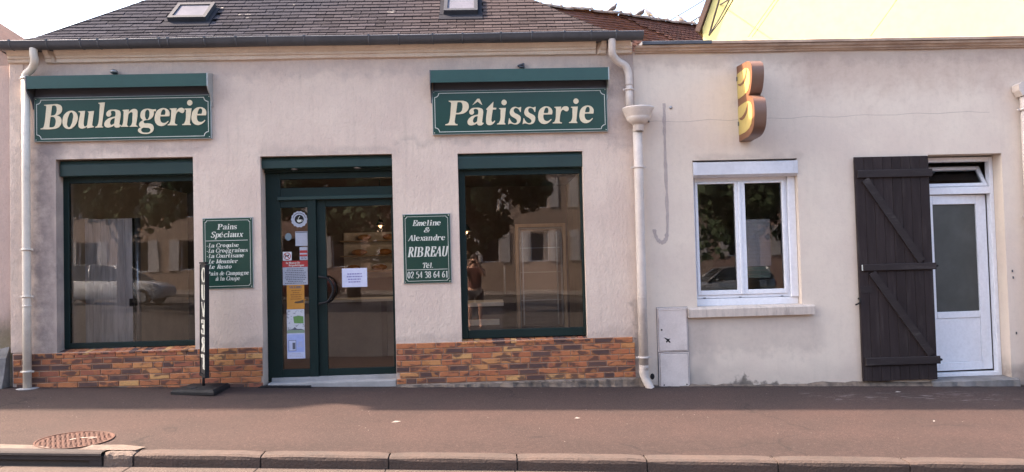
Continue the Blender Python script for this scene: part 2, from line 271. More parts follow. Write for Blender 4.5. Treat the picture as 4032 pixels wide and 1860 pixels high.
# ------------------------------------------------------------------ mesh helpers
WL = {}
class MB:
    def __init__(s): s.v = []; s.f = []; s.sm = []
    def add(s, vs, fs, sm=False):
        o = len(s.v); s.v += [tuple(p) for p in vs]; s.f += [tuple(i+o for i in f) for f in fs]; s.sm += [sm]*len(fs); return s
    def box(s, x0, x1, y0, y1, z0, z1):
        return s.add([(x0,y0,z0),(x1,y0,z0),(x1,y1,z0),(x0,y1,z0),(x0,y0,z1),(x1,y0,z1),(x1,y1,z1),(x0,y1,z1)],
            [(3,2,1,0),(4,5,6,7),(0,1,5,4),(1,2,6,5),(2,3,7,6),(3,0,4,7)])
    def cbox(s, x0, x1, y0, y1, z0, z1, c=.004):     # box with its front (-y) edges chamfered
        return s.add([(x0,y1,z0),(x1,y1,z0),(x1,y1,z1),(x0,y1,z1),(x0,y0+c,z0),(x1,y0+c,z0),(x1,y0+c,z1),(x0,y0+c,z1),(x0+c,y0,z0+c),(x1-c,y0,z0+c),(x1-c,y0,z1-c),(x0+c,y0,z1-c)],
            [(0,3,2,1),(0,1,5,4),(1,2,6,5),(2,3,7,6),(3,0,4,7),(4,5,9,8),(5,6,10,9),(6,7,11,10),(7,4,8,11),(8,9,10,11)])
    def prism(s, poly, a0, a1, ax='x'):             # closed 2-D outline pushed along an axis
        n = len(poly)
        f = {'x': lambda p, a: (a, p[0], p[1]), 'y': lambda p, a: (p[0], a, p[1]), 'z': lambda p, a: (p[0], p[1], a)}[ax]
        vs = [f(p, a0) for p in poly] + [f(p, a1) for p in poly]
        return s.add(vs, [tuple(range(n))[::-1], tuple(range(n, 2*n))] + [(i, (i+1) % n, n+(i+1) % n, n+i) for i in range(n)])
    def tube(s, pts, r, n=10, cap=True):
        pts = [Vector(p) for p in pts]; k = len(pts); rr = r if isinstance(r, (list, tuple)) else [r]*k
        rings = []; up = None
        for i in range(k):
            d = (pts[min(i+1, k-1)] - pts[max(i-1, 0)]).normalized()
            if up is None: up = Vector((0,0,1)) if abs(d.z) < .9 else Vector((0,1,0))
            a = d.cross(up).normalized(); up = a.cross(d).normalized()
            rings.append([pts[i] + (a*math.cos(t) + up*math.sin(t))*rr[i] for t in [2*math.pi*j/n for j in range(n)]])
        vs = [p for q in rings for p in q]
        s.add(vs, [(i*n+j, i*n+(j+1) % n, (i+1)*n+(j+1) % n, (i+1)*n+j) for i in range(k-1) for j in range(n)], True)
        if cap: s.add(rings[0]+rings[-1], [tuple(range(n)), tuple(range(n, 2*n))[::-1]])
        return s
    def lathe(s, c, prof, n=20):                    # (radius, z) profile about a vertical axis
        vs = [(c[0]+r*math.cos(2*math.pi*j/n), c[1]+r*math.sin(2*math.pi*j/n), c[2]+z) for r, z in prof for j in range(n)]
        return s.add(vs, [(i*n+j, i*n+(j+1) % n, (i+1)*n+(j+1) % n, (i+1)*n+j) for i in range(len(prof)-1) for j in range(n)], True)
    def ell(s, c, r, n=10, m=7):
        vs = [(c[0]+r[0]*math.sin(a)*math.cos(b), c[1]+r[1]*math.sin(a)*math.sin(b), c[2]+r[2]*math.cos(a)) for a in [math.pi*i/m for i in range(m+1)] for b in [2*math.pi*j/n for j in range(n)]]
        return s.add(vs, [(i*n+j, (i+1)*n+j, (i+1)*n+(j+1) % n, i*n+(j+1) % n) for i in range(m) for j in range(n)], True)
    def mesh(s, name, m, off=(0,0,0)):
        me = bpy.data.meshes.new(name)
        me.from_pydata([(a-off[0], b-off[1], c-off[2]) for a, b, c in s.v], [], s.f)
        me.polygons.foreach_set('use_smooth', s.sm); 
        bm = bmesh.new(); bm.from_mesh(me); bmesh.ops.remove_doubles(bm, verts=bm.verts, dist=1e-6)
        bmesh.ops.recalc_face_normals(bm, faces=bm.faces); bm.to_mesh(me); bm.free()
        me.materials.append(m); return me
    def build(s, name, m, parent=None, **k):
        return link(name, s.mesh(name, m), parent, **k)
def link(name, me, parent=None, loc=(0,0,0), rot=None, **k):
    o = bpy.data.objects.new(name, me); COL.objects.link(o)
    o['_w'] = 0; del o['_w']
    pw = Vector((0,0,0))
    if parent is not None:
        o.parent = parent; pw = WL.get(parent.name, pw)
    o.location = Vector(loc) - pw; WL[o.name] = Vector(loc)
    if rot: o.rotation_euler = rot
    for a, b in k.items(): o[a] = b
    return o
def thing(name, label, cat, loc, group=None):
    o = link(name, None, None, loc); o['label'] = label; o['category'] = cat
    if group: o['group'] = group
    return o
def local(o):      # children given in the thing's own frame
    WL[o.name] = Vector((0,0,0)); return o
def gz(x, y): return -.01 - .03*x + .021*min(0, y)
def rdz(x, y=0): return -.176 - .03*x
def smooth(pts, seg=5, closed=False):
    out = []; n = len(pts)
    rng = range(n if closed else n-1)
    for i in rng:
        p = [Vector(pts[(i+k) % n]) if closed else Vector(pts[max(0, min(n-1, i+k))]) for k in (-1, 0, 1, 2)]
        for j in range(seg):
            t = j/seg
            out.append(.5*((2*p[1]) + (p[2]-p[0])*t + (2*p[0]-5*p[1]+4*p[2]-p[3])*t*t + (3*p[1]-p[0]-3*p[2]+p[3])*t**3))
    if not closed: out.append(Vector(pts[-1]))
    return out
# ------------------------------------------------------------------ ground
XW = 45
def sheet(name, m, xs, ys, zf, **k):
    mb = MB(); vs = [(x, y(x) if callable(y) else y, 0) for x in xs for y in ys]
    vs = [(a, b, zf(a, b)) for a, b, c in vs]; n = len(ys)
    mb.add(vs, [(i*n+j, (i+1)*n+j, (i+1)*n+j+1, i*n+j+1) for i in range(len(xs)-1) for j in range(n-1)])
    return mb.build(name, m, None, kind='structure', **k)
kin = lambda x: -2.975 - .055*x
kout = lambda x: -3.125 - .058*x
XS = [-XW, -20, -10] + [-8 + .5*i for i in range(37)] + [14, 25, XW]
sheet('pavement', m_pave, XS, [lambda x: kin(x)-.01] + [-2.0, -1.4, -1, -.5, 0, .5, 3], gz)
sheet('road', m_road, XS, [-26, -15, -8, -5, lambda x: kout(x)+.05], lambda x, y: rdz(x))
sheet('ground', m_opave, [-300, -XW, XW, 300], [-300, -60, 60, 300], lambda x, y: -3.2-.0*x)
mb = MB(); mb.box(-XW, XW, -38, -26, -4, 0)
mb.v = [(a, b, c if c < -1 else rdz(a)+.12) for a, b, c in mb.v]; mb.build('far_pavement', m_opave, None, kind='structure')
# kerb
kerb = link('kerb', None, None, (0, -3.05, -.08), kind='structure')
def kstone(x0, x1, mm, name='kerb_stone', rough=0.0, **k):
    n = 6; mb = MB(); secs = []
    r2 = random.Random(int(x0*100))
    for i in range(n+1):
        x = x0 + (x1-x0)*i/n; e = .006 if i in (0, n) else 0
        j = lambda a: r2.uniform(-a, a)*(1+rough)
        yi, yo, zt = kin(x), kout(x), gz(x, kin(x))+.004
        secs.append([(x, yi, zt-.3), (x, yi, zt-e+j(.0015)), (x, yo+.035, zt-.004-e+j(.003)), (x, yo+.008, zt-.016-e+j(.003)), (x, yo+e, zt-.04+j(.003)), (x, yo-.006+e+j(.003), zt-.3)])
    vs = [p for s_ in secs for p in s_]; m_ = 6
    mb.add(vs, [(i*m_+q, (i+1)*m_+q, (i+1)*m_+(q+1) % m_, i*m_+(q+1) % m_) for i in range(n) for q in range(m_)])
    mb.add(secs[0], [tuple(range(m_))]); mb.add(secs[-1], [tuple(range(m_))[::-1]])
    return mb.build(name, mm, kerb, **k)
x = -2.845; kerb_j = []
while x < 20: kstone(x+.006, x+1.014, m_kerb); x += 1.02
for i in range(12): kstone(-4.13-1.02*(i+1)+.006, -4.13-1.02*i-.006, m_kerb)
kstone(-3.085, -2.857, m_kerbL, rough=2.2, label='pale crumbling end stone beside the drain inlet')
mb = MB(); mb.add([(-XW, kin(-XW)+.0, gz(-XW, kin(-XW))-.012), (XW, kin(XW), gz(XW, kin(XW))-.012), (XW, kout(XW)+.02, gz(XW, kin(XW))-.03), (-XW, kout(-XW)+.02, gz(-XW, kin(-XW))-.03), (-XW, kout(-XW)+.02, -.3+.03*XW), (XW, kout(XW)+.02, -.3-.03*XW)], [(0,1,2,3),(3,2,5,4)])
mb.build('kerb_joint_mortar', mat('dark_joint_mortar', (.06,.05,.045), .95), kerb)
# pale gutter strip at the kerb foot
mb = MB()
for i in range(-12, 16):
    x0 = i*1.02+.2; mb.add([(x0, kout(x0)-.003, rdz(x0)+.006), (x0, kout(x0)-.32, rdz(x0)+.004), (x0+1.01, kout(x0+1)-.32, rdz(x0+1.01)+.004), (x0+1.01, kout(x0+1)-.003, rdz(x0+1.01)+.006)], [(0,1,2,3)])
mb.build('gutter_strip', m_kerb, None, kind='structure')
# drain inlet
inl = thing('drain_inlet', 'dark cast-iron kerb drain inlet with a wide slot opening at the kerb end', 'drain', (-3.6, -3.0, .03))
xa, xb = -4.12, -3.10
def zk(x): return gz(x, kin(x))
mb = MB()
pr = [(0,0),(.018,-.002),(.03,-.012),(.034,-.028),(.024,-.034),(.024,-.065)]
def inlet_face(x, q): return (x, kout(x)+.02-q[0], zk(x)+.012+q[1])
secs = []
for i in range(11):
    x = xa+(xb-xa)*i/10
    secs.append([(x, kin(x)-.03, zk(x)+.008)]+[inlet_face(x, q) for q in pr])
mm_ = len(secs[0]); mb.add([p for s_ in secs for p in s_], [(i*mm_+q, (i+1)*mm_+q, (i+1)*mm_+q+1, i*mm_+q+1) for i in range(10) for q in range(mm_-1)])
for a, b in ((xa, xa+.12), (xb-.10, xb)):
    mb.add([inlet_face(a, (.02,-.06)), inlet_face(b, (.02,-.06)), inlet_face(b, (.02,-.25)), inlet_face(a, (.02,-.25))], [(0,1,2,3)])
mb.add([inlet_face(xa, (.02,-.165)), inlet_face(xb, (.02,-.165)), inlet_face(xb, (.02,-.3)), inlet_face(xa, (.02,-.3))], [(0,1,2,3)])
mb.build('frame', m_inlet, inl)
mb = MB(); mb.add([inlet_face(xa, (-.12,-.05)), inlet_face(xb, (-.12,-.05)), inlet_face(xb, (-.12,-.3)), inlet_face(xa, (-.12,-.3)), inlet_face(xa, (.018,-.06)), inlet_face(xb, (.018,-.06))], [(0,1,2,3), (0,1,5,4)])
mb.build('throat', mat('inlet_throat_black', (.02,.017,.016), .9), inl)
mb = MB(); mb.add([(-4.13, kin(-4.13)-.02, zk(-4.13)+.006), (-4.13, kin(-4.13)+.11, zk(-4.13)+.008), (-3.8, kin(-3.8)+.09, zk(-3.8)+.008), (-3.55, kin(-3.5)+.01, zk(-3.5)+.006), (-3.55, kin(-3.5)-.02, zk(-3.5)+.006)], [(0,1,2,3,4)])
o = mb.build('edge_stone', m_kerbL, inl)
mb = MB(); mb.add([(-3.33, kin(-3.3)-.06, zk(-3.3)+.012), (-3.30, kin(-3.3)+.10, zk(-3.3)+.012), (-3.05, kin(-3.0)+.12, zk(-3.05)+.012), (-2.83, kin(-2.9)+.05, zk(-2.87)+.009), (-2.87, kin(-2.87)-.05, zk(-2.87)+.009)], [(0,1,2,3,4)]); mb.build('edge_stone', m_kerbL, inl)
# manhole
mh = thing('manhole_cover', 'round rusty cast-iron manhole cover with raised studs on the pavement', 'manhole cover', (-3.54, -2.53, gz(-3.54, -2.53)))
def onp(x, y, h): return (x, y, gz(x, y)+h)
C0 = (-3.54, -2.50); RR = .305
mb = MB(); N = 40; rim = [(1.0, .003), (1.0, .009), (.955, .009), (.945, .004), (0, .004)]
vs = [onp(C0[0]+RR*r*math.cos(2*math.pi*j/N), C0[1]+RR*r*math.sin(2*math.pi*j/N), h) for r, h in rim for j in range(N)]
mb.add(vs, [(i*N+j, i*N+(j+1) % N, (i+1)*N+(j+1) % N, (i+1)*N+j) for i in range(4) for j in range(N)]); mb.build('cover_plate', m_iron, mh)
i = 0; stm = None
for a in range(-7, 8):
    for b_ in range(-7, 8):
        px, py = a*.042+(b_ % 2)*.021, b_*.038
        if math.hypot(px, py) > RR*.9: continue
        if stm is None:
            q = MB(); q.add([(-.016,-.006,0),(.016,-.006,0),(.016,.006,0),(-.016,.006,0),(-.01,-.002,.006),(.01,-.002,.006),(.01,.002,.006),(-.01,.002,.006)], [(0,1,5,4),(1,2,6,5),(2,3,7,6),(3,0,4,7),(4,5,6,7)]); stm = q.mesh('stud', m_iron)
        link('stud', stm, mh, onp(C0[0]+px, C0[1]+py, .004), (0, 0, (a+b_) % 2*1.57))
mb = MB()
for (a, b_, l, w_, t) in ((.02,.03,.10,.012,.3),(.07,.05,.09,.010,.1),(-.03,-.03,.06,.012,.9),(.10,.01,.07,.010,.4)):
    c_, s_ = math.cos(t), math.sin(t); mb.add([onp(C0[0]+a+u*c_-v*s_, C0[1]+b_+u*s_+v*c_, .0115) for u, v in ((0,0),(l,.0),(l*.9,w_),(l*.2,w_*1.2))], [(0,1,2,3)])
mb.build('paint_mark', mat('white_paint_smear', (.40,.35,.31), .8), mh)
# small litter on the pavement
lm = mat('pale_litter', (.30,.27,.24), .8)
for nm, lb, x, y, l, t in (('paper_scrap','thin white paper scrap in the sunny middle of the pavement left of centre', -.88,-1.86,.05,.4),('paper_scrap','small white paper scrap in the sun below the green wall and drainpipe',.86,-1.73,.03,.0),('cigarette_end','tiny white cigarette end in the shade before the dark shutter',4.75,-.42,.04,.1),('leaf_litter','dry pale leaf in the sunny strip before the wooden shutter',4.3,-1.9,.03,.8)):
    mb = MB(); c_, s_ = math.cos(t)*l, math.sin(t)*l; mb.add([(x-c_, y-s_, gz(x,y)+.003), (x-c_*.2, y+.012, gz(x,y)+.012), (x+c_, y+s_, gz(x,y)+.004), (x+.2*c_, y-.012, gz(x,y)+.003)], [(0,1,2,3)])
    o = mb.build(nm, lm); o['label'] = lb; o['category'] = 'litter'
# ------------------------------------------------------------------ walls
def wall(xs0, xs1, z0, z1, y0, y1, holes):
    xs = sorted({xs0, xs1} | {h[0] for h in holes} | {h[1] for h in holes}); zs = sorted({z0, z1} | {h[2] for h in holes} | {h[3] for h in holes})
    mb = MB()
    def inh(xm, zm): return any(h[0] < xm < h[1] and h[2] < zm < h[3] for h in holes) or not (xs0 < xm < xs1 and z0 < zm < z1)
    for i in range(len(xs)-1):
        for j in range(len(zs)-1):
            a, b, c, d = xs[i], xs[i+1], zs[j], zs[j+1]
            if inh((a+b)/2, (c+d)/2): continue
            mb.add([(a,y0,c),(b,y0,c),(b,y0,d),(a,y0,d)], [(0,1,2,3)]); mb.add([(a,y1,c),(b,y1,c),(b,y1,d),(a,y1,d)], [(3,2,1,0)])
            for (p, q, tx, tz) in (((a,c),(b,c),(a+b)/2,c-1e-4), ((a,d),(b,d),(a+b)/2,d+1e-4), ((a,c),(a,d),a-1e-4,(c+d)/2), ((b,c),(b,d),b+1e-4,(c+d)/2)):
                if inh(tx, tz): mb.add([(p[0],y0,p[1]),(q[0],y0,q[1]),(q[0],y1,q[1]),(p[0],y1,p[1])], [(0,1,2,3)])
    return mb
W1 = (-5.04, -3.44, .49, 2.815); DR = (-2.65, -1.085, -.5, 2.80); W2 = (-.30, 1.21, .48, 2.785)
bak = thing('bakery_building', 'pinkish rendered bakery shopfront with brick plinth, two display windows, green door and slate roof', 'building', (-1.85, 0, 0))
wall(-5.55, 1.86, -1, 4.10, 0, .30, [W1, DR, W2]).build('wall', m_wallL, bak)
# left corner pilaster strip
MB().cbox(-5.565, -5.40, -.012, .0, .55, 3.96, .006).build('corner_strip', m_wallL, bak)
# plinth
plL = MB().box(-5.53, -2.652, -.012, -.0015, -.5, .537).build('plinth', m_mort, bak); plR = MB().box(-1.083, 1.77, -.012, -.0015, .0, .53).build('plinth', m_mort, bak)
cm_ = MB(); n = 60
vs = []
for i in range(n+1):
    x = -1.083 + (1.86+1.083)*i/n; e = R.uniform(-.008, .008); t = .036+R.uniform(-.012, .010) - max(0, -x-.2)*.0
    vs += [(x, -.014+e, t), (x, -.03+e, t-.012), (x, -.035+e*2, gz(x,0)+.025), (x, -.06+e*3, gz(x,0)-.02), (x, 0, gz(x,0)-.05)]
cm_.add(vs, [(i*5+j, (i+1)*5+j, (i+1)*5+j+1, i*5+j+1) for i in range(n) for j in range(4)]); cm_.build('cement_edge', m_cem, bak)
BM = {}
def brick(x0, x1, z0, z1, yf=-.024):
    L_, H_ = round(x1-x0, 3), round(z1-z0, 3)
    if (L_, H_) not in BM: BM[(L_, H_)] = MB().cbox(-L_/2, L_/2, -.008, .012, -H_/2, H_/2, .004).mesh('brick', m_brick)
    link('brick', BM[(L_, H_)], plL if x0 < -2 else plR, ((x0+x1)/2, yf+.008+R.uniform(-.002, .002), (z0+z1)/2+R.uniform(-.001, .001)), (0, R.uniform(-.006, .006), 0))
PX, PZ, J = .236, .069, .009
for (xa_, xb_, top) in ((-5.53, -2.655, .535), (-1.078, 1.77, .527)):
    k = 0; z1 = top
    while z1 > min(gz(xa_, 0), gz(xb_, 0)) and k < (7 if xa_ > -2 else 8):
        off = [0, .62, .18, .74, .36, .85, .5, .1][k % 8]*PX
        x0 = xa_ - off
        while x0 < xb_:
            a, b = max(x0, xa_), min(x0+PX-J, xb_)
            if b-a > .03 and z1 > gz((a+b)/2, 0)+.004:
                if b-a > .2 and R.random() < .07: brick(a, a+.107, z1-PZ+J, z1); brick(a+.116, b, z1-PZ+J, z1)
                else: brick(a, b, z1-PZ+J, z1)
            x0 += PX
        z1 -= PZ; k += 1
sbm = None
for (xa_, xb_, zt) in ((-5.04, -3.44, .552), (-.305, 1.235, .541)):
    x0 = xa_; nb = round((xb_-xa_)/.075); dx = (xb_-xa_)/nb
    key = round(dx, 4); me = MB().cbox(-dx/2+.004, dx/2-.004, -.028, .16, -.024, 0, .004).mesh('sill_brick', m_brick)
    for i in range(nb):
        link('sill_brick', me, plL if xa_ < -2 else plR, (xa_+dx*(i+.5), -.004+R.uniform(-.003,.003), zt-.016+R.uniform(-.002,.002)), (rad(9)+R.uniform(-.02,.02), 0, R.uniform(-.02,.02)))
    MB().box(xa_+.001, xb_-.001, .001, .17, zt-.06, zt-.014).build('sill_mortar', m_mort, bak)
# cornice with cut ends round the downpipes
cp = [(0, 3.955), (-.045, 3.962), (-.055, 3.985), (-.05, 4.0), (-.075, 4.006), (-.08, 4.02), (-.075, 4.03), (-.10, 4.045), (-.125, 4.075), (-.13, 4.09), (0, 4.09)]
def cornice(profile, x0, x1, m, parent, c0=0, c1=0, nn=40):
    mb = MB(); k = len(profile); n = max(2, int((x1-x0)/.12)); vs = []
    for i in range(n+1):
        x = x0+(x1-x0)*i/n
        for q, (y, z) in enumerate(profile):
            sh = (c0*(-y) if i == 0 else -c1*(-y) if i == n else 0)
            w_ = .0025*math.sin(x*3.1+q)+R.uniform(-.0012, .0012)
            vs.append((x+sh, y+w_*(y != 0), z+w_))
    mb.add(vs, [(i*k+q, (i+1)*k+q, (i+1)*k+(q+1) % k, i*k+(q+1) % k) for i in range(n) for q in range(k)], False)
    mb.add(vs[:k], [tuple(range(k))]); mb.add(vs[-k:], [tuple(range(k))[::-1]])
    return mb.build('cornice', m, parent)
cornice(cp, -5.57, -5.245, m_cornice, bak, .3, .2); cornice(cp, -5.12, -5.0, m_cornice, bak, 0, .9); cornice([(y*.82, z) for y, z in cp], -4.999, 1.40, m_cornice, bak)
cornice(cp, 1.401, 1.525, m_cornice, bak, .9, 0); cornice(cp, 1.632, 1.85, m_cornice, bak, 0, .3)
# ------------------------------------------------------------------ slate roof
TH = rad(40); ct, st = math.cos(TH), math.sin(TH)
RO = Vector((0, -.10, 4.13))
def rp(s, t, h=0):      # s along the eaves, t up the slope, h above the plane (eaves flatter)
    f = .10*math.exp(-t/.22)
    return Vector((s, RO.y + t*ct - h*st, RO.z + t*st + f*.6 + h*ct))
XL, XR, TT = -5.42, 1.62, 3.3
mb = MB(); rows = 12; vs = []
for i in range(rows+1):
    t = TT*i/rows; vs += [rp(XL+t*ct*.98, t, -.012), rp(XR-t*ct*.98, t, -.012)]
mb.add(vs, [(2*i, 2*i+1, 2*i+3, 2*i+2) for i in range(rows)])
a, b = rp(XL+TT*ct, TT), rp(XR-TT*ct, TT)
mb.add([rp(XL,0,-.012), a, (a.x+.05, 6.8-2.6, a.z), (XL, 7.0, 4.15)], [(0,1,2,3)]); mb.add([rp(XR,0,-.012), b, (b.x, 4.2, b.z), (XR, 7.0, 4.15)], [(3,2,1,0)])
mb.add([a, b, (b.x, 4.2, b.z), (a.x+.05, 4.2, a.z)], [(0,1,2,3)]); mb.add([(XL,7,4.15),(XR,7,4.15),(b.x,4.2,b.z),(a.x,4.2,a.z)], [(0,1,2,3)])
roof = mb.build('roof', m_slateplain, bak)
sk = [(-3.62, .62, .235, .42), (-.23, .72, .215, .48)]    # skylights: s centre, t bottom, half width, height
def clip(poly, nx, nt, c):
    out = []
    for i in range(len(poly)):
        p, q = poly[i], poly[(i+1) % len(poly)]; dp, dq = p[0]*nx+p[1]*nt-c, q[0]*nx+q[1]*nt-c
        if dp >= 0: out.append(p)
        if dp*dq < 0: k = dp/(dp-dq); out.append((p[0]+(q[0]-p[0])*k, p[1]+(q[1]-p[1])*k))
    return out
EX, SW = .104, .222
stuff = MB(); count = 0; SM = {}
full = []
for r in range(17):
    t0 = r*EX-.02; s0 = XL-.3-(r % 2)*SW/2
    while s0 < XR+.3:
        a, b = s0+.004, s0+SW-.004; s0 += SW
        lo = t0+R.uniform(-.006, .006); poly = [(a, lo), (b, lo+R.uniform(-.003,.003)), (b, t0+EX+.05), (a, t0+EX+.05)]
        if R.random() < .10: poly = [(a+.02, lo), poly[1], poly[2], poly[3], (a, lo+.025)]
        q = clip(poly, 1, -ct*.98, XL-.015); q = clip(q, -1, -ct*.98, -XR-.015) if q else q
        if len(q) < 3 or max(p[0] for p in q)-min(p[0] for p in q) < .02: continue
        cxm = sum(p[0] for p in q)/len(q)
        if any(abs(cxm-k[0]) < k[2]+.03 and k[1]-.06 < t0+.05 < k[1]+k[3] for k in sk): continue
        full.append((r, q))
def slate_geo(mb, q, c0=None):
    t_lo = min(p[1] for p in q); th = .010; L_ = .16
    hh = lambda t: .020 - .016*(t-t_lo)/L_ + tw
    tw = R.uniform(0, .003)
    top = [rp(p[0], max(p[1], -.03), hh(p[1])) for p in q]; bot = [rp(p[0], max(p[1], -.03), hh(p[1])-th) for p in q]
    n_ = len(q); mb.add([*top, *bot], [tuple(range(n_))] + [(i, n_+i, n_+(i+1) % n_, (i+1) % n_) for i in range(n_)])
for r, q in full:
    if r < 8 and count < 292:
        g = MB(); slate_geo(g, q); c = sum((Vector(v) for v in g.v), Vector())/len(g.v)
        link('slate', g.mesh('slate', m_slate, c), roof, c); count += 1
    else: slate_geo(stuff, q)
o = stuff.build('upper_slates', m_slate, roof, kind='stuff')
for (sx, t0, hw, hl) in sk:
    s0, s1, t1 = sx-hw, sx+hw, t0+hl
    def fr(a, b, c, d, h0, h1):
        g = MB(); g.add([rp(a,c,h0), rp(b,c,h0), rp(b,d,h0), rp(a,d,h0), rp(a,c,h1), rp(b,c,h1), rp(b,d,h1), rp(a,d,h1)], [(3,2,1,0),(4,5,6,7),(0,1,5,4),(1,2,6,5),(2,3,7,6),(3,0,4,7)]); return g
    g = fr(s0, s1, t0, t0+.06, .0, .085)
    for aa in ((s0, s0+.045, t0+.061, t1), (s1-.045, s1, t0+.061, t1), (s0, s1, t1+.001, t1+.06)): g.add(fr(*aa, .0, .085).v, fr(*aa, 0, .085).f)
    f_ = g.build('skylight', mat('skylight_grey_aluminium', (.26,.27,.31), .4, metal=.2), roof) if False else g.build('skylight', m_skf, roof)
    fr(s0+.044, s1-.044, t0+.06, t1+.002, .05, .07).build('skylight_pane', m_skyl, roof)
    fr(s0-.06, s1+.06, t0-.14, t0-.001, .012, .026).build('lead_flashing', m_lead, roof); fr(s0-.055, s0-.004, t0, t1, .012, .03).build('lead_flashing', m_lead, roof); fr(s1+.004, s1+.055, t0, t1, .012, .03).build('lead_flashing', m_lead, roof)
# gutter
g = MB(); prof = [(-.262, 4.158), (-.268, 4.168), (-.258, 4.172), (-.254, 4.16)] 
arc = [(-.175+.083*math.cos(a), 4.155+.078*math.sin(a)) for a in [math.pi+math.pi*i/10 for i in range(11)]]
pr = [(-.246, 4.150)] + [(-.251,4.162),(-.262,4.168),(-.270,4.160),(-.262,4.150)] + arc[1:] + [(-.088, 4.20), (-.096, 4.20), (-.100,4.155)] + [(-.175+.075*math.cos(a), 4.155+.070*math.sin(a)) for a in [2*math.pi-math.pi*i/10 for i in range(1, 10)]]
n = len(pr); xs = [-5.70 + (1.95+5.70)*i/12 for i in range(13)]
vs = [(x, y, z + .004*math.sin(x*1.7)) for x in xs for y, z in pr]
g.add(vs, [(i*n+q, (i+1)*n+q, (i+1)*n+(q+1) % n, i*n+(q+1) % n) for i in range(12) for q in range(n)], True)
g.add([(-5.70, *p) for p in arc+[(-.092,4.15)]], [tuple(range(12))]); g.add([(1.95, *p) for p in arc+[(-.092,4.15)]], [tuple(range(12))])
gut = g.build('gutter', m_zinc, bak)
bx = [-5.62,-5.42,-5.0,-4.62,-4.42,-4.08,-3.72,-3.62,-3.2,-2.84,-2.48,-2.05,-1.3,-.95,-.55,-.2,.25,.62,1.0,1.32,1.62]
bm_ = MB(); n = 13; ring = [(-.175+.086*math.cos(a), 4.155+.081*math.sin(a)) for a in [math.pi+math.pi*i/12 for i in range(13)]]
bm_.add([(s_, y, z) for s_ in (-.009, .009) for y, z in ring] + [(0, y*1.0-.004*(y < -.2), z-.003) for y, z in ring], [(q, q+1, 2*n+q+1, 2*n+q) for q in range(n-1)] + [(2*n+q, 2*n+q+1, n+q+1, n+q) for q in range(n-1)])
bm_.box(-.010, .010, -.272, -.24, 4.155, 4.176)
bme = bm_.mesh('gutter_bracket', m_zinc)
for x in bx: link('gutter_bracket', bme, gut, (x, 0, .004*math.sin(x*1.7)))
MB().box(-5.60, 1.845, -.165, -.01, 4.092, 4.118).build('eaves_flashing', m_zincdk, bak)
# ------------------------------------------------------------------ shop windows and door
def roller(x0, x1, z0, z1, y0, y1, parent):
    g = MB(); g.prism([(y0+.015, z0), (y0, z0+.01), (y0, z1-.05), (y0+.02, z1), (y1, z1), (y1, z0)], x0, x1); return g.build('roller_box', m_green, parent)
def ring(x0, x1, z0, z1, y0, y1, l, r_, b, t):
    g = MB().cbox(x0, x0+l, y0, y1, z0, z1); g.cbox(x1-r_, x1, y0, y1, z0, z1)
    g.cbox(x0+l+.0005, x1-r_-.0005, y0, y1, z0, z0+b); g.cbox(x0+l+.0005, x1-r_-.0005, y0, y1, z1-t, z1); return g
def pane(x0, x1, z0, z1, y, parent, m=m_glass, name='pane'):
    return MB().box(x0, x1, y, y+.006, z0, z1).build(name, m, parent)
w1 = ring(-5.05, -3.43, .565, 2.62, .16, .22, .072, .072, .063, .075).build('shop_window', m_greend, bak, label='left display window with dark green frame')
pane(-4.979, -3.501, .627, 2.546, .185, w1); roller(-5.022, -3.441, 2.615, 2.80, .06, .26, w1)
w2 = ring(-.299, 1.209, .553, 2.60, .10, .16, .078, .03, .098, .075).build('shop_window', m_greend, bak, label='right display window with dark green frame')
pane(-.222, 1.180, .650, 2.526, .125, w2); roller(-.298, 1.208, 2.595, 2.783, .03, .24, w2)
# entrance
dr = MB(); yd = .20
dr.cbox(-2.65, -2.472, yd, .27, .10, 2.62); dr.cbox(-2.147, -2.045, yd-.01, .27, .10, 2.289)
dr.cbox(-2.471, -2.1475, yd, .27, .145, .235); dr.cbox(-2.471, -2.1475, yd, .27, 2.195, 2.288)
dr.cbox(-2.471, -1.0845, yd, .27, 2.325, 2.434); dr.cbox(-2.471, -1.0845, yd, .27, 2.54, 2.62); dr.cbox(-1.105, -1.084, yd, .27, .14, 2.288)
door = dr.build('entrance', m_greend, bak)
MB().cbox(-2.50, -1.086, yd-.035, yd-.002, 2.285, 2.328).build('drip_trim', m_green, door)
pane(-2.471, -1.0845, 2.434, 2.54, .235, door); pane(-2.471, -2.1475, .235, 2.195, .225, door)
lf = ring(-2.044, -1.106, .142, 2.284, yd+.03, .275, .108, .03, .083, .085).build('door_leaf', m_greend, bak, label='glazed green entrance door leaf')
pane(-1.937, -1.1355, .224, 2.20, .25, lf)
roller(-2.648, -1.087, 2.655, 2.795, .05, .16, door)
MB().box(-2.648, -1.087, .161, .27, 2.621, 2.66).build('soffit', m_greend, door)
for x in (-2.27, -1.52): MB().lathe((x, .115, 2.648), [(0,-.006),(.035,-.006),(.042,0),(.042,.01)], 16).build('spot_lamp', m_metal, door)
h = MB(); h.tube(smooth([(-2.02, yd+.0, 1.345), (-1.985, .10, 1.345), (-1.89, .10, 1.315), (-1.835, .10, 1.19), (-1.89, .10, 1.06), (-1.985, .10, 1.025), (-2.02, yd, 1.025)], 5), .014, 8)
h.build('door_handle', m_rubber, lf)
h = MB(); h.tube(smooth([(-2.0, .30, 1.345), (-1.9, .33, 1.32), (-1.835, .33, 1.19), (-1.9, .33, 1.05), (-2.0, .30, 1.025)], 5), .014, 8); h.build('door_handle', m_rubber, lf)
MB().cbox(-2.60, -1.09, -.01, .29, .02, .100, .006).build('threshold', m_stone, bak)
MB().box(-2.60, -1.09, .17, .29, .101, .141).build('threshold_rise', m_stone, bak)
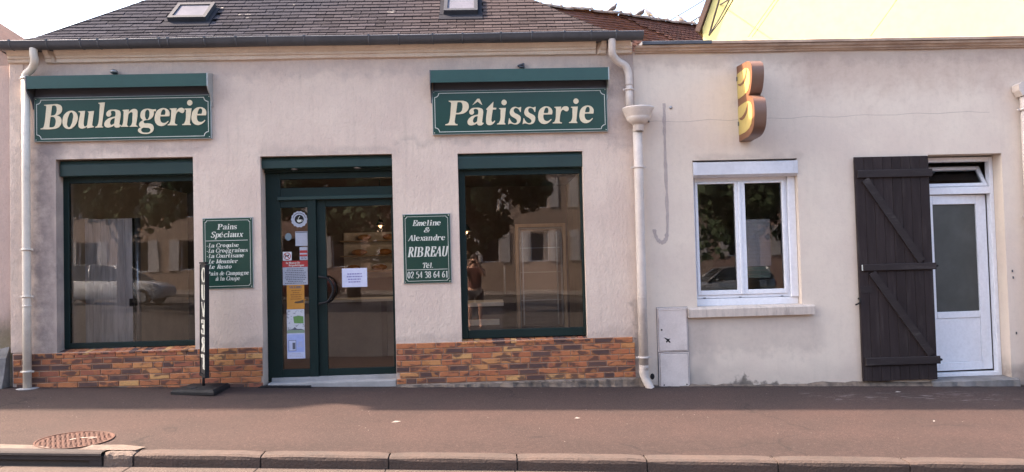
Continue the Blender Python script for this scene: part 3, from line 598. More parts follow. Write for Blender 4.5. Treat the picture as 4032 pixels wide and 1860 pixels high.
mt = MB(); vs = [(x, y, gz(x, y)+h_) for h_ in (.003, .014) for x, y in ((-2.69,-.09),(-2.07,-.09),(-2.09,-.005),(-2.60,-.005))]
mt.add(vs, [(3,2,1,0),(4,5,6,7),(0,1,5,4),(1,2,6,5),(2,3,7,6),(3,0,4,7)])
for k in range(9):
    x0 = -2.67+k*.066; mt.box(x0, x0+.05, -.085, -.012, gz(x0,-.05)+.014, gz(x0,-.05)+.017)
o = mt.build('doormat', m_rubber); o['label'] = 'flat black rubber doormat on the pavement before the bakery entrance'; o['category'] = 'doormat'
# ------------------------------------------------------------------ lettering
GL = {}
TR = {  # traced outlines: (x0, baseline, pixels per unit, [contours]); C marks a sharp corner
 'P': (230,938,6.988,["C340,258 C740,254 850,300 893,400 862,510 765,595 650,627 C527,632 C492,840 515,893 C572,904 C568,937 C230,937 C238,912 315,885 345,832 C408,345 395,300 C345,284","C582,300 640,292 695,312 719,380 713,470 686,545 620,588 C536,592"]),
 'a': (845,935,6.988,["1020,510 1033,580 1000,630 950,643 910,615 900,570 925,510 980,465 1080,450 1200,457 1262,490 1282,550 1275,650 C1246,835 C1258,870 C1285,862 C1290,885 1240,930 1180,941 1130,930 1112,905 C1103,882 1060,910 990,935 930,942 870,920 845,870 860,790 920,720 1010,670 C1137,638 1148,560 1140,510 1100,485 1050,485","C1130,677 1050,707 1005,770 1000,840 1030,870 1080,850 C1110,825"]),
 '^': (845,935,6.988,["C990,376 C1130,200 C1190,200 C1262,366 C1235,358 C1137,280 C1012,366"]),
 't': (1370,935,6.988,["C1372,492 C1578,285 C1562,455 C1655,455 C1645,502 C1555,505 C1507,790 1530,850 1575,830 C1600,805 C1616,822 1570,885 1500,930 1430,937 1378,902 1362,840 C1400,516 C1376,512"]),
 'i': (1655,915,6.988,["C1728,460 C1915,452 C1862,860 1888,885 C1890,893 C1888,912 C1655,912 C1660,890 1715,862 C1768,512 1755,490 C1725,484","1868,224 1920,248 1943,300 1920,352 1868,378 1814,352 1796,300 1818,248"]),
 's': (255,883,6.779,["C620,412 C605,552 C585,550 560,490 500,445 440,455 415,510 440,570 520,615 590,670 600,740 570,830 500,880 420,885 340,862 C285,868 C275,885 C255,880 C285,718 C300,724 330,790 380,840 440,856 490,825 490,770 440,720 360,670 312,600 320,510 370,440 460,410 550,432 C600,412"]),
 'e': (680,878,6.779,["C820,625 815,700 850,780 920,800 975,780 C1020,740 C1035,755 980,820 900,870 810,880 720,830 678,740 680,620 720,500 800,430 900,403 1000,430 1055,500 1062,570 C1050,620","C828,587 850,500 889,442 930,442 955,480 955,530 C940,583"]),
 'r': (1055,857,6.779,["C1120,410 C1300,402 C1290,482 1340,420 1400,393 1460,397 1497,430 1490,500 1440,530 1390,510 1350,487 1300,530 1275,600 C1247,790 1265,822 C1310,832 C1305,857 C1055,857 C1060,838 1108,812 C1162,462 1145,440 C1120,434"]),
 'B': (175,832,5.939,["C262,265 C560,244 640,280 665,350 650,430 600,482 C545,508 600,530 645,590 648,670 610,760 540,805 440,826 C175,832 C180,812 235,792 258,740 C312,312 295,288 C262,282","C440,285 490,277 530,300 545,370 535,440 500,495 C410,514","C402,545 470,545 515,600 515,690 490,760 430,786 C372,786"]),
 'o': (693,822,5.939,["880,402 980,430 1035,530 1020,650 950,770 840,825 750,800 697,710 697,600 745,480","890,436 930,480 925,600 890,720 840,786 800,750 800,650 830,520"]),
 'u': (1065,800,5.939,["C1070,410 C1215,400 C1180,690 1197,758 1230,760 C1262,730 C1302,455 1290,432 C1268,418 C1420,400 C1372,720 1382,745 C1412,755 C1410,778 C1258,803 C1262,762 1200,800 1120,810 1070,772 1065,710 C1110,455 1095,432 C1070,430"]),
 'l': (1455,790,5.939,["C1535,215 C1680,205 C1606,740 1616,762 C1635,766 C1632,786 C1455,792 C1460,775 1503,752 C1567,262 1555,242 C1535,236"]),
 'n': (-25,772,5.94,["C20,380 C165,370 C155,432 220,375 300,355 350,390 357,460 C322,720 335,745 C355,750 C352,768 C172,770 C178,755 212,732 C245,500 240,440 208,432 165,460 C150,482 C115,720 125,745 C145,752 C142,770 C-25,772 C-20,755 10,732 C45,432 40,412 C20,400"]),
 'g': (375,768,5.94,["C790,362 C785,410 C740,410 740,470 700,560 620,610 530,627 505,650 520,685 600,692 690,712 732,780 715,870 640,925 520,940 420,915 375,860 400,810 C440,790 405,750 410,690 450,645 C492,620 445,570 435,490 470,400 560,355 660,357 C720,370","600,376 635,410 640,490 620,570 580,605 545,560 540,480 560,400","470,805 560,795 640,810 660,850 630,895 550,908 470,890 445,845"]),
}
def glyph_mesh(ch, m, depth=.006, name='letter'):
    x0, yb, sc, cons = TR[ch]
    cu = bpy.data.curves.new('g', 'CURVE'); cu.dimensions = '2D'; cu.fill_mode = 'BOTH'; cu.extrude = depth/2; cu.resolution_u = 5
    U = .00304/sc
    for c in cons:
        pts = []
        for w_ in c.split():
            k = w_[0] == 'C'; a, b = (w_[1:] if k else w_).split(','); a, b = float(a)-x0, float(b)-yb
            pts.append((a*U, -(b+.026*a)*U, k))
        sp = cu.splines.new('BEZIER'); sp.bezier_points.add(len(pts)-1); sp.use_cyclic_u = True
        for q, (a, b, k) in zip(sp.bezier_points, pts):
            q.co = (a, b, 0); q.handle_left_type = q.handle_right_type = 'VECTOR' if k else 'AUTO'
    o = bpy.data.objects.new('tmp', cu); COL.objects.link(o); bpy.context.view_layer.update()
    me = bpy.data.meshes.new_from_object(o.evaluated_get(bpy.context.evaluated_depsgraph_get()))
    bpy.data.objects.remove(o); bpy.data.curves.remove(cu)
    me.transform(Matrix.Rotation(math.pi/2, 4, 'X')); me.name = name; me.materials.clear(); me.materials.append(m); return me
def plaque(x0, x1, z0, z1, yf, name, label, cat, inset, notch, lw, two=True):
    t = thing(name, label, cat, ((x0+x1)/2, 0, z0))
    MB().cbox(x0, x1, yf+.002, -.001, z0, z1, .003).build('edge', m_plateL, t)
    MB().box(x0+.007, x1-.007, yf, yf+.004, z0+.007, z1-.007).build('plate', m_plate, t)
    i = inset; pts = []
    for (cx_, cz_, sx, sz) in ((x0+i, z0+i, 1, 1), (x1-i, z0+i, -1, 1), (x1-i, z1-i, -1, -1), (x0+i, z1-i, 1, -1)):
        arc_ = [(cx_+sx*notch*math.cos(a), cz_+sz*notch*math.sin(a)) for a in [math.pi/2*k/5 for k in range(6)]]
        # concave corner running from the vertical side to the horizontal one
        if sx*sz > 0: arc_ = arc_[::-1]
        pts += arc_
    g = MB(); n_ = len(pts); P = [Vector(p) for p in pts]; inn, ou = [], []
    for k in range(n_):
        d1 = (P[k]-P[k-1]).normalized(); d2 = (P[(k+1) % n_]-P[k]).normalized(); nn = Vector((-(d1+d2).y, (d1+d2).x))
        nn = nn.normalized() if nn.length > 1e-6 else Vector((0,0)); inn.append(P[k]+nn*lw/2); ou.append(P[k]-nn*lw/2)
    vs = [(p.x, yf-.0015, p.y) for p in inn+ou]; g.add(vs, [(k, (k+1) % n_, n_+(k+1) % n_, n_+k) for k in range(n_)]); g.build('border_line', m_silv, t)
    for cx_ in (x0+.022, x1-.022):
        for cz_ in (z0+.022, z1-.022): g = MB(); g.ell((cx_, yf, cz_), (.006,.004,.006), 8, 5); g.build('screw', m_silv, t)
    return t
yS = -.045
sgL = plaque(-5.262, -3.205, 3.02, 3.545, yS, 'shop_sign', 'long green enamel sign reading Boulangerie in gold italic letters', 'sign', .032, .05, .009)
sgR = plaque(-.588, 1.522, 3.01, 3.540, yS, 'shop_sign', 'long green enamel sign reading Pâtisserie in gold italic letters', 'sign', .032, .05, .009)
ML = {c: glyph_mesh(c, m_gold) for c in TR}
MLo = {}
def outline(ch):     # pale rim a little larger, set just behind the gold face
    if ch not in MLo:
        me = ML[ch].copy(); me.materials.clear(); me.materials.append(m_silv); MLo[ch] = me
    return MLo[ch]
def fx(u, v, y=-.05):   # where a mark read off the facade stands on the sign plane
    d = M @ Vector(((u-2016)/3050, 1, -(v-930)/3050)); k = (y+9.3)/d.y; return (d.x*k, 1.48+d.z*k)
for t, letters in ((sgL, [('B',159.5,510),('o',246.7,508),('u',309.3,505),('l',375,503),('a',411,502),('n',475.8,500),('g',543.1,499),('e',610.5,496.5),('r',659.3,494),('i',717,493.5),('e',755.2,492.5)]),
                   (sgR, [('P',1752.9,494),('a',1841.2,493.5),('^',1841.2,493.5),('t',1915.5,493),('i',1956.6,491),('s',2000.5,490),('s',2057.6,489.5),('e',2120.4,488.5),('r',2175.6,486.5),('i',2240,485.5),('e',2283.2,485)])):
    for ch, u, v in letters:
        x, z = fx(u, v); link('circumflex' if ch == '^' else 'letter', ML[ch], t, (x, yS-.004, z))
# nib-drawn small lettering
def E_(cx_, cz_, rx, rz_, n=14): return [(cx_+rx*math.cos(2*math.pi*i/n), cz_+rz_*math.sin(2*math.pi*i/n)) for i in range(n+1)]
X = .64
NB = {
 'c': (.47, [[(.42,.5),(.3,X),(.14,.52),(.09,.3),(.15,.08),(.3,.01),(.44,.12)]]),
 'S': (.62, [[(.55,.76),(.45,.96),(.25,.97),(.12,.8),(.18,.62),(.42,.44),(.52,.25),(.42,.04),(.2,.01),(.06,.22)]]),
 'C': (.74, [[(.68,.72),(.6,.93),(.38,.99),(.16,.82),(.09,.5),(.16,.18),(.38,.01),(.58,.06),(.7,.25)]]),
 'p': (.56, [[(.14,X),(.14,-.3)], [(.14,.5),(.3,X),(.45,.5),(.45,.2),(.32,.01),(.14,.1)], [(.02,-.3),(.28,-.3)], [(.02,X),(.14,X)]]),
 'q': (.56, [[(.44,X),(.44,-.3)], [(.44,.54),(.28,X),(.13,.5),(.11,.2),(.24,.01),(.44,.14)], [(.32,-.3),(.56,-.3)]]),
 'd': (.56, [[(.44,1.0),(.44,.02)], [(.44,.54),(.28,X),(.13,.5),(.11,.2),(.24,.01),(.44,.14)], [(.3,1.0),(.44,1.0)], [(.44,.02),(.56,.02)]]),
 'b': (.56, [[(.14,1.0),(.14,.02)], [(.14,.5),(.3,X),(.45,.5),(.45,.2),(.32,.01),(.14,.1)], [(.03,1.0),(.14,1.0)]]),
 'x': (.5, [[(.08,X),(.42,.02)], [(.44,X),(.06,.02)], [(.0,X),(.18,X)], [(.34,X),(.5,X)], [(-.02,.02),(.14,.02)], [(.34,.02),(.5,.02)]]),
 'L': (.66, [[(.2,.98),(.2,.02)], [(.06,.98),(.36,.98)], [(.06,.02),(.56,.02)], [(.56,.02),(.6,.28)]]),
 'M': (.94, [[(.16,.02),(.16,.98)], [(.16,.98),(.44,.05)], [(.44,.05),(.76,.98)], [(.76,.98),(.76,.02)], [(.02,.02),(.3,.02)], [(.62,.02),(.9,.02)], [(.02,.98),(.18,.98)], [(.74,.98),(.9,.98)]]),
 'N': (.76, [[(.14,.02),(.14,.98)], [(.14,.98),(.6,.02)], [(.6,.02),(.6,.98)], [(.02,.02),(.26,.02)], [(.48,.98),(.72,.98)]]),
 'R': (.68, [[(.2,.98),(.2,.02)], [(.2,.97),(.42,.96),(.54,.75),(.42,.53),(.2,.5)], [(.36,.5),(.62,.02)], [(.06,.98),(.3,.98)], [(.06,.02),(.34,.02)], [(.54,.02),(.7,.02)]]),
 'm': (.84, [[(.14,X),(.14,.02)], [(.14,.45),(.3,X),(.42,.5),(.42,.02)], [(.42,.45),(.58,X),(.70,.5),(.70,.02)], [(.02,.02),(.24,.02)], [(.32,.02),(.5,.02)], [(.62,.02),(.82,.02)], [(.02,X),(.14,X)]]),
 'E': (.64, [[(.2,.98),(.2,.02)], [(.06,.98),(.56,.98)], [(.56,.98),(.56,.74)], [(.06,.02),(.58,.02)], [(.58,.02),(.6,.28)], [(.2,.52),(.42,.52)], [(.42,.64),(.42,.4)]]),
 '&': (.74, [[(.64,.02),(.2,.62),(.22,.9),(.38,.97),(.48,.8),(.36,.6),(.1,.35),(.12,.08),(.35,.0),(.58,.25),(.66,.5)]]),
 'A': (.70, [[(.06,.02),(.36,.98)], [(.36,.98),(.60,.02)], [(.16,.34),(.50,.34)], [(-.02,.02),(.16,.02)], [(.48,.02),(.72,.02)]]),
 'I': (.36, [[(.18,.98),(.18,.02)], [(.04,.98),(.32,.98)], [(.04,.02),(.32,.02)]]),
 'U': (.72, [[(.16,.98),(.16,.4),(.2,.1),(.36,.01),(.52,.1),(.58,.4),(.58,.98)], [(.02,.98),(.28,.98)], [(.48,.98),(.7,.98)]]),
 'T': (.66, [[(.32,.98),(.32,.02)], [(.04,.98),(.62,.98)], [(.04,.98),(.02,.74)], [(.62,.98),(.62,.74)], [(.18,.02),(.46,.02)]]),
 'V': (.68, [[(.1,.98),(.36,.02)], [(.36,.02),(.62,.98)], [(.0,.98),(.22,.98)], [(.52,.98),(.72,.98)]]),
 'O': (.76, [E_(.37,.5,.27,.47)]),
 'v': (.5, [[(.06,X),(.26,.02)], [(.26,.02),(.46,X)]]),
 "'": (.16, [[(.1,1.0),(.07,.74)]]), '.': (.2, [[(.08,.02),(.08,.12)]]), '*': (.36, [[(.12,.26),(.12,.42)]]), ' ': (.28, []),
 '/': (0, [[(.16,.74),(.30,.96)]]), '`': (0, [[(.30,.74),(.14,.96)]]),
 '0': (.52, [E_(.25,.5,.17,.47)]), '1': (.46, [[(.26,.98),(.26,.02)], [(.08,.84),(.26,.98)], [(.1,.02),(.42,.02)]]),
 '2': (.52, [[(.08,.7),(.16,.94),(.34,.95),(.42,.74),(.3,.42),(.08,.06)], [(.06,.05),(.46,.05)]]),
 '3': (.52, [[(.08,.8),(.2,.97),(.38,.9),(.38,.66),(.2,.54)], [(.2,.54),(.4,.46),(.44,.2),(.28,.01),(.06,.08)]]),
 '4': (.52, [[(.34,.98),(.34,.02)], [(.34,.98),(.05,.28)], [(.05,.28),(.48,.28)]]),
 '5': (.52, [[(.42,.95),(.14,.95)], [(.14,.95),(.12,.58)], [(.12,.56),(.32,.62),(.44,.4),(.38,.1),(.2,.01),(.05,.08)]]),
 '6': (.52, [[(.42,.97),(.22,.82),(.1,.5),(.1,.2),(.25,.02),(.42,.18),(.42,.42),(.28,.56),(.12,.42)]]),
 '8': (.52, [E_(.25,.26,.17,.24), E_(.25,.74,.145,.22)]),
}
TC = {}
def traced_unit(ch):
    if ch not in TC:
        me = ML[ch]; vs = [(v.co.x, v.co.z) for v in me.vertices if v.co.y < 0 or True]
        f = []
        for p in me.polygons:
            if p.normal.y < -.9: f.append([(me.vertices[i].co.x/.298, me.vertices[i].co.z/.298) for i in p.vertices])
        TC[ch] = (f, max(a for a, b in vs)/.298)
    return TC[ch]
def text(mb, s, x0, x1, zb, H, y, slant=.2, bold=.17, traced=True, cnt=[0], vert=False, fr=None):
    glyphs = []; w_ = 0
    acc = {'é': 'e/', 'à': 'a`', 'â': 'a^'}
    s2 = ''.join(acc.get(c, c) for c in s)
    for c in s2:
        if c in TR and traced and c != '^':
            f, adv = traced_unit(c); glyphs.append((c, w_, 'T')); w_ += adv+.02
        elif c in '/`':
            glyphs.append((c, w_-.55, 'N'))
        elif c in NB: glyphs.append((c, w_, 'N')); w_ += NB[c][0]+.02
        elif c in "oaeuilnrstg":   # upright stand-ins
            glyphs.append(('o', w_, 'T')); w_ += .5
    sx = (x1-x0)/w_
    for c, gx, kind in glyphs:
        cnt[0] += 1
        if kind == 'T':
            for poly in traced_unit(c)[0]: mb.add([(x0+(gx+a)*sx, y, zb+b*H) for a, b in poly], [tuple(range(len(poly)))])
            continue
        for si, st_ in enumerate(NB[c][1]):
            P = [Vector(p) for p in st_] if len(st_) == 2 else smooth([Vector(p) for p in st_], 3)
            l, r_ = [], []
            for k in range(len(P)):
                d = (P[min(k+1, len(P)-1)]-P[max(k-1, 0)]).normalized(); nn = Vector((-d.y, d.x))
                hw = .5*(.06+(bold-.06)*abs(d.y)**1.5)
                if len(st_) == 2 and d.x*d.y > .15: hw *= .5      # rising hairlines
                l.append(P[k]+nn*hw); r_.append(P[k]-nn*hw)
            yy = y-.00006*(si+1)
            vs = [(x0+(gx+p.x+slant*p.y)*sx, yy, zb+p.y*H) for p in l+r_]
            n_ = len(P); mb.add(vs, [(k, k+1, n_+k+1, n_+k) for k in range(n_-1)])
    return mb
def line(t, s, x0, x1, zb, H, y, m=m_silv, **k):
    o = text(MB(), s, x0, x1, zb, H, y, **k).build('lettering', m, t); return o
yp = -.016
pL = plaque(-3.335, -2.745, 1.235, 2.078, yp, 'wall_plaque', 'small green enamel plaque headed Pains Spéciaux listing loaves beside the left window', 'plaque', .032, .02, .006)
pR = plaque(-.975, -.403, 1.235, 2.068, yp, 'wall_plaque', 'small green enamel plaque with the bakers names and telephone number beside the right window', 'plaque', .032, .02, .006)
yt = yp-.0016
# positions read as fractions of the plaque
def PL(a): return -3.335+.590*a
def PLz(b): return 2.078-.843*b
for s, a0, a1, b, H in (('Pains', .29,.69,.165,.065), ('Spéciaux', .16,.80,.275,.068), ('*La Croquise', .075,.72,.415,.048), ("*La Croq'graines", .075,.90,.488,.048), ('*La Courtisane', .075,.82,.562,.048), ('*Le Meunier', .075,.70,.640,.048), ('*Le Rusto', .075,.575,.715,.048), ('Pain de Campagne', .07,.915,.808,.048), ('à la Coupe', .25,.735,.882,.048)):
    line(pL, s, PL(a0), PL(a1), PLz(b), H, yt)
MB().box(PL(.06), PL(.90), yt-.0004, yt+.0004, PLz(.322)-.003, PLz(.322)+.003).build('rule', m_silv, pL)
def PR(a): return -.975+.572*a
def PRz(b): return 2.068-.833*b
for s, a0, a1, b, H, k in (('Emeline', .20,.80,.170,.066,{}), ('&', .435,.56,.265,.058,{}), ('Alexandre', .11,.885,.385,.068,{}), ('RIBREAU', .085,.92,.615,.118,dict(bold=.19)), ('Tél.', .39,.62,.778,.062,dict()), ('02 54 38 64 61', .08,.93,.92,.078,dict(slant=0,bold=.15))):
    line(pR, s, PR(a0), PR(a1), PRz(b), H, yt, **k)
MB().box(PR(.08), PR(.92), yt-.0004, yt+.0004, PRz(.80)-.003, PRz(.80)+.003).build('rule', m_silv, pR)
# canopies over the two long signs
def canopy(x0, x1, z1, label):
    t = thing('sign_canopy', label, 'canopy', ((x0+x1)/2, 0, z1))
    MB().prism([(-.18, z1), (-.18, z1-.149), (-.168, z1-.149), (-.168, z1-.012), (-.002, z1+.022), (-.002, z1+.034)], x0, x1).build('hood', m_canopy, t)
    MB().box(x0+.02, x1-.005, -.04, -.002, z1-.40, z1+.01).build('back_panel', m_dark, t)
    ck = [(-.182, z1+.002), (-.182, z1-.152), (-.15, z1-.20), (-.09, z1-.24), (-.05, z1-.30), (-.035, z1-.36), (-.002, z1-.36), (-.002, z1+.036)]
    MB().prism(ck, x0-.012, x0).build('end_cheek', m_zinc, t); MB().prism(ck, x1, x1+.012).build('end_cheek', m_plateL, t)
    return t
canopy(-5.268, -3.204, 3.768, 'green metal canopy box above the Boulangerie sign'); canopy(-.589, 1.522, 3.757, 'green metal canopy box above the Pâtisserie sign')
wl = thing('wall_lamp', 'small round grey lamp above the left canopy', 'lamp', (-4.33, 0, 3.83))
g = MB(); g.ell((-4.33, -.05, 3.835), (.045,.045,.028), 14, 8); g.build('lamp_body', m_metal, wl); MB().box(-4.35, -4.31, -.03, -.001, 3.80, 3.83).build('bracket', m_zinc, wl)
wb = thing('wall_bracket', 'small bent metal bracket on the wall above the right canopy', 'bracket', (.50, 0, 3.83))
MB().prism([(.45,3.835),(.52,3.858),(.535,3.85),(.535,3.80),(.52,3.80),(.52,3.842),(.455,3.822)], -.05, -.001, 'y').build('bracket_plate', m_zinc, wb)
MB().box(.47, .51, -.06, -.001, 3.805, 3.822).build('bracket_foot', m_zinc, wb)
# ------------------------------------------------------------------ notices on the side light
def card(name, label, cat, x0, x1, z0, z1, m, y=.2215, tilt=0):
    t = thing(name, label, cat, ((x0+x1)/2, y, z0)); MB().box(x0, x1, y, y+.0015, z0, z1).build('sheet', m, t); return t
def dashes(t, x0, x1, z0, z1, n, m, y=.2205, seed=1, wmin=.4):
    r = random.Random(seed); g = MB(); dz = (z1-z0)/n
    for i in range(n):
        z = z1-(i+.5)*dz; w_ = (x1-x0)*r.uniform(wmin, .95); x = (x0+x1)/2-w_/2; e = x+w_
        while x < e:
            l = r.uniform(.008, .028); g.box(x, min(x+l, e), y, y+.0008, z-dz*.22, z+dz*.22); x += l+.005
    g.build('print', m, t)
t = thing('round_sticker', 'round scalloped grey sticker with a coffee cup on the door side light', 'sticker', (-2.25, .22, 2.05))
g = MB(); n = 60; g.prism([(-2.252+(.097+.005*math.cos(14*a))*math.cos(a), 2.052+(.097+.005*math.cos(14*a))*math.sin(a)) for a in [2*math.pi*i/n for i in range(n)]], .2210, .2225, 'y'); g.build('disc', m_paperg, t)
g = MB(); g.prism([(-2.252+.055*math.cos(a), 2.052+.055*math.sin(a)) for a in [2*math.pi*i/30 for i in range(30)]], .2200, .2209, 'y'); g.build('centre', m_rubber, t)
g = MB(); g.prism([(-2.282,2.048),(-2.222,2.048),(-2.228,2.025),(-2.24,2.015),(-2.264,2.015),(-2.276,2.025)], .2190, .2199, 'y'); g.tube(smooth([(-2.222,.2195,2.044),(-2.21,.2195,2.04),(-2.213,.2195,2.028),(-2.23,.2195,2.025)],3), .0025, 5); g.tube(smooth([(-2.258,.2195,2.05),(-2.262,.2195,2.066),(-2.25,.2195,2.078),(-2.246,.2195,2.09)],3), .004, 5); g.build('cup', m_silv, t)
g = MB()
for k in range(22):
    a = math.pi*(.08+.84*k/21); g.box(-2.252+.076*math.cos(a)-.004, -2.252+.076*math.cos(a)+.004, .2203, .2209, 2.052+.076*math.sin(a)-.006, 2.052+.076*math.sin(a)+.006)
g.build('print', m_ink, t)
t = card('price_list', 'small white price sheet under the round sticker', 'notice', -2.303, -2.156, 1.727, 1.904, m_paperg)
MB().box(-2.298, -2.161, .2203, .2211, 1.888, 1.899).build('heading', m_ink, t); dashes(t, -2.29, -2.17, 1.735, 1.87, 7, m_hol, seed=3)
t = thing('sticker', 'round pale blue sticker left of the price sheet', 'sticker', (-2.39, .22, 1.83)); g = MB(); g.prism([(-2.388+.040*math.cos(a), 1.842+.046*math.sin(a)) for a in [2*math.pi*i/20 for i in range(20)]], .2210, .2225, 'y'); g.build('disc', mat('pale_blue_sticker', (.18,.24,.27), .5), t)
t = card('label_strip', 'red and white striped paper strip at right of the side light', 'notice', -2.254, -2.159, 1.554, 1.711, m_paperg)
MB().box(-2.252, -2.161, .2203, .2211, 1.640, 1.672).build('band', m_red, t); MB().box(-2.252, -2.161, .2203, .2211, 1.60, 1.622).build('band', m_red, t); dashes(t, -2.245, -2.165, 1.56, 1.60, 2, m_ink, seed=5)
t = card('no_dogs_sign', 'square white no dogs sticker with red ring and slash', 'sticker', -2.458, -2.352, 1.553, 1.658, mat('white_sticker', (.72,.72,.72), .5))
g = MB(); n = 28; cxx, czz = -2.405, 1.6055
g.add([(cxx+r_*math.cos(2*math.pi*i/n), .2207, czz+r_*math.sin(2*math.pi*i/n)) for r_ in (.036, .045) for i in range(n)], [(i, (i+1) % n, n+(i+1) % n, n+i) for i in range(n)])
g.add([(cxx-.030, .2202, czz+.024), (cxx-.024, .2202, czz+.030), (cxx+.030, .2202, czz-.024), (cxx+.024, .2202, czz-.030)], [(0,1,2,3)]); g.build('ring', m_red, t)
g = MB(); g.prism([(cxx-.024,czz-.02),(cxx-.024,czz+.008),(cxx-.03,czz+.02),(cxx-.022,czz+.012),(cxx+.006,czz+.012),(cxx+.014,czz+.022),(cxx+.028,czz+.016),(cxx+.02,czz+.004),(cxx+.014,czz-.002),(cxx+.014,czz-.022),(cxx+.008,czz-.022),(cxx+.006,czz-.004),(cxx-.014,czz-.004),(cxx-.018,czz-.02)], .2209, .2212, 'y'); g.build('dog', m_rubber, t)
t = card('newspaper_banner', 'red newspaper sticker with white lettering la Nouvelle République', 'sticker', -2.466, -2.158, 1.471, 1.548, m_red, .2212)
line(t, 'la Nouvelle', -2.425, -2.25, 1.512, .024, .2208, m_silv, slant=0); line(t, 'République', -2.39, -2.20, 1.482, .024, .2208, m_silv, slant=0)
t = card('opening_notice', 'large grey white printed notice below the red newspaper sticker', 'notice', -2.463, -2.161, 1.255, 1.470, m_paperg, .2218); dashes(t, -2.45, -2.17, 1.265, 1.46, 9, m_ink, .2208, 7, .6)
t = card('poster', 'orange event poster headed VILLIERS on the door side light', 'poster', -2.418, -2.206, .961, 1.254, m_orange)
line(t, 'VILLIERS', -2.385, -2.235, 1.212, .028, .2205, m_ink, slant=0, bold=.24); dashes(t, -2.39, -2.22, 1.07, 1.20, 5, mat('brown_print', (.30,.12,.02), .6), seed=9)
MB().prism([(-2.32,1.05),(-2.26,1.06),(-2.215,1.075),(-2.215,1.035),(-2.29,1.03),(-2.33,1.035)], .2205, .2212, 'y').build('picture', mat('dark_print', (.10,.06,.03), .6), t)
t = card('poster', 'white printed map poster with green patch below the orange poster', 'poster', -2.422, -2.210, .670, .958, m_mapw)
MB().prism([(-2.345,.87),(-2.335,.79),(-2.22,.785),(-2.222,.87),(-2.28,.88)], .2205, .2212, 'y').build('picture', m_gr, t); MB().box(-2.42, -2.212, .2205, .2211, .672, .705).build('band', mat('map_foot_print', (.25,.33,.22), .6), t)
MB().prism([(-2.42,.706),(-2.212,.706),(-2.25,.72),(-2.30,.72),(-2.33,.745),(-2.345,.72)], .2205, .2211, 'y').build('picture', m_ink, t)
t = card('poster', 'pale blue poster with a telephone picture, lowest on the side light', 'poster', -2.424, -2.208, .362, .668, m_paper); MB().box(-2.415, -2.218, .2205, .2212, .44, .655).build('picture', m_blue, t)
MB().box(-2.405, -2.315, .2198, .2204, .455, .585).build('frame_print', m_ink, t); MB().box(-2.400, -2.320, .2192, .2197, .460, .580).build('picture', m_paper, t); MB().box(-2.358, -2.325, .2186, .2191, .475, .555).build('picture', m_ink, t); dashes(t, -2.30, -2.23, .50, .57, 3, m_hol, .2198, 3); dashes(t, -2.41, -2.22, .375, .43, 3, m_hol, .2205, 4)
t = card('door_notice', 'white sheet of printed paper taped to the entrance door pane', 'notice', -1.752, -1.447, 1.208, 1.438, m_paper, .2470); dashes(t, -1.70, -1.50, 1.255, 1.385, 4, mat('blue_grey_print', (.22,.20,.42), .7), .2462, 5, .75)
# ------------------------------------------------------------------ downpipes
def clampm(m):
    g = MB(); g.lathe((0,0,0), [(.046,-.012),(.053,-.012),(.053,.012),(.046,.012)], 18); g.box(-.075, -.05, -.008, .008, -.01, .01); g.box(.05, .075, -.008, .008, -.01, .01); g.box(-.012,.012,.045,.085,-.01,.01); return g.mesh('clamp', m)
p1 = thing('downpipe', 'cream downpipe at the left corner of the bakery by the Boulangerie sign', 'drainpipe', (-5.335, -.08, .13))
MB().tube(smooth([(-5.183,-.185,4.09),(-5.183,-.185,4.02),(-5.185,-.16,3.945),(-5.245,-.11,3.875),(-5.322,-.085,3.82),(-5.334,-.08,3.765)],4), .044, 16).build('bend', m_pvcpipe, p1)
MB().tube([(-5.335,-.08,3.78),(-5.337,-.08,2.6),(-5.338,-.08,1.2),(-5.336,-.08,.15)], .046, 18).build('pipe', m_pvcpipe, p1)
cmL = clampm(m_pvcpipe)
for z in (3.765, 1.755, 1.21, .34): link('clamp', cmL, p1, (-5.336, -.08, z))
g = MB(); g.lathe((-5.336,-.08,1.1), [(.046,-.012),(.051,-.01),(.051,.01),(.046,.012)], 18); g.build('joint', m_pvcpipe, p1); MB().lathe((-5.336,-.08,.0), [(.0,.155),(.12,.150),(.13,.12)], 14).build('foot_collar', m_stone, p1)
p2 = thing('downpipe', 'beige downpipe with a wide hopper head where the two buildings meet', 'drainpipe', (1.86, -.08, -.05))
MB().tube(smooth([(1.577,-.185,4.09),(1.577,-.18,4.0),(1.582,-.16,3.92),(1.65,-.11,3.845),(1.745,-.09,3.79),(1.782,-.08,3.70),(1.786,-.08,3.55)],5), .045, 16).build('bend', m_pipeR, p2)
MB().tube([(1.786,-.08,3.60),(1.784,-.08,3.24)], .044, 16).build('upper_pipe', m_pipeR, p2); cmR = clampm(m_pipeR); link('clamp', cmR, p2, (1.787,-.08,3.505))
g = MB(); g.lathe((1.876,-.125,3.0), [(.0,.255),(.178,.265),(.190,.272),(.190,.255),(.172,.225),(.165,.19),(.15,.165),(.145,.15),(.148,.145),(.11,.10),(.085,.075),(.068,.07),(.07,.05),(.064,.04),(.066,.0),(.058,-.01)], 28); g.build('hopper', m_pipeR, p2)
g = MB(); g.ell((1.94,-.12,3.275), (.06,.05,.018), 12, 6); g.build('hopper_debris', m_zinc, p2); MB().tube([(1.97,-.1,3.12),(2.02,-.05,3.125),(2.03,0,3.12)], .008, 6).build('hook', m_zinc, p2)
MB().tube([(1.868,-.095,3.03),(1.868,-.095,2.4),(1.862,-.09,1.2),(1.860,-.085,.14)], .056, 20).build('pipe', m_pipeR, p2)
cm2 = MB(); cm2.lathe((0,0,0), [(.056,-.014),(.064,-.014),(.064,.014),(.056,.014)], 20); cm2.box(-.092,-.06,-.008,.008,-.01,.01); cm2.box(.06,.092,-.008,.008,-.01,.01); cm2m = cm2.mesh('clamp', m_pipeR)
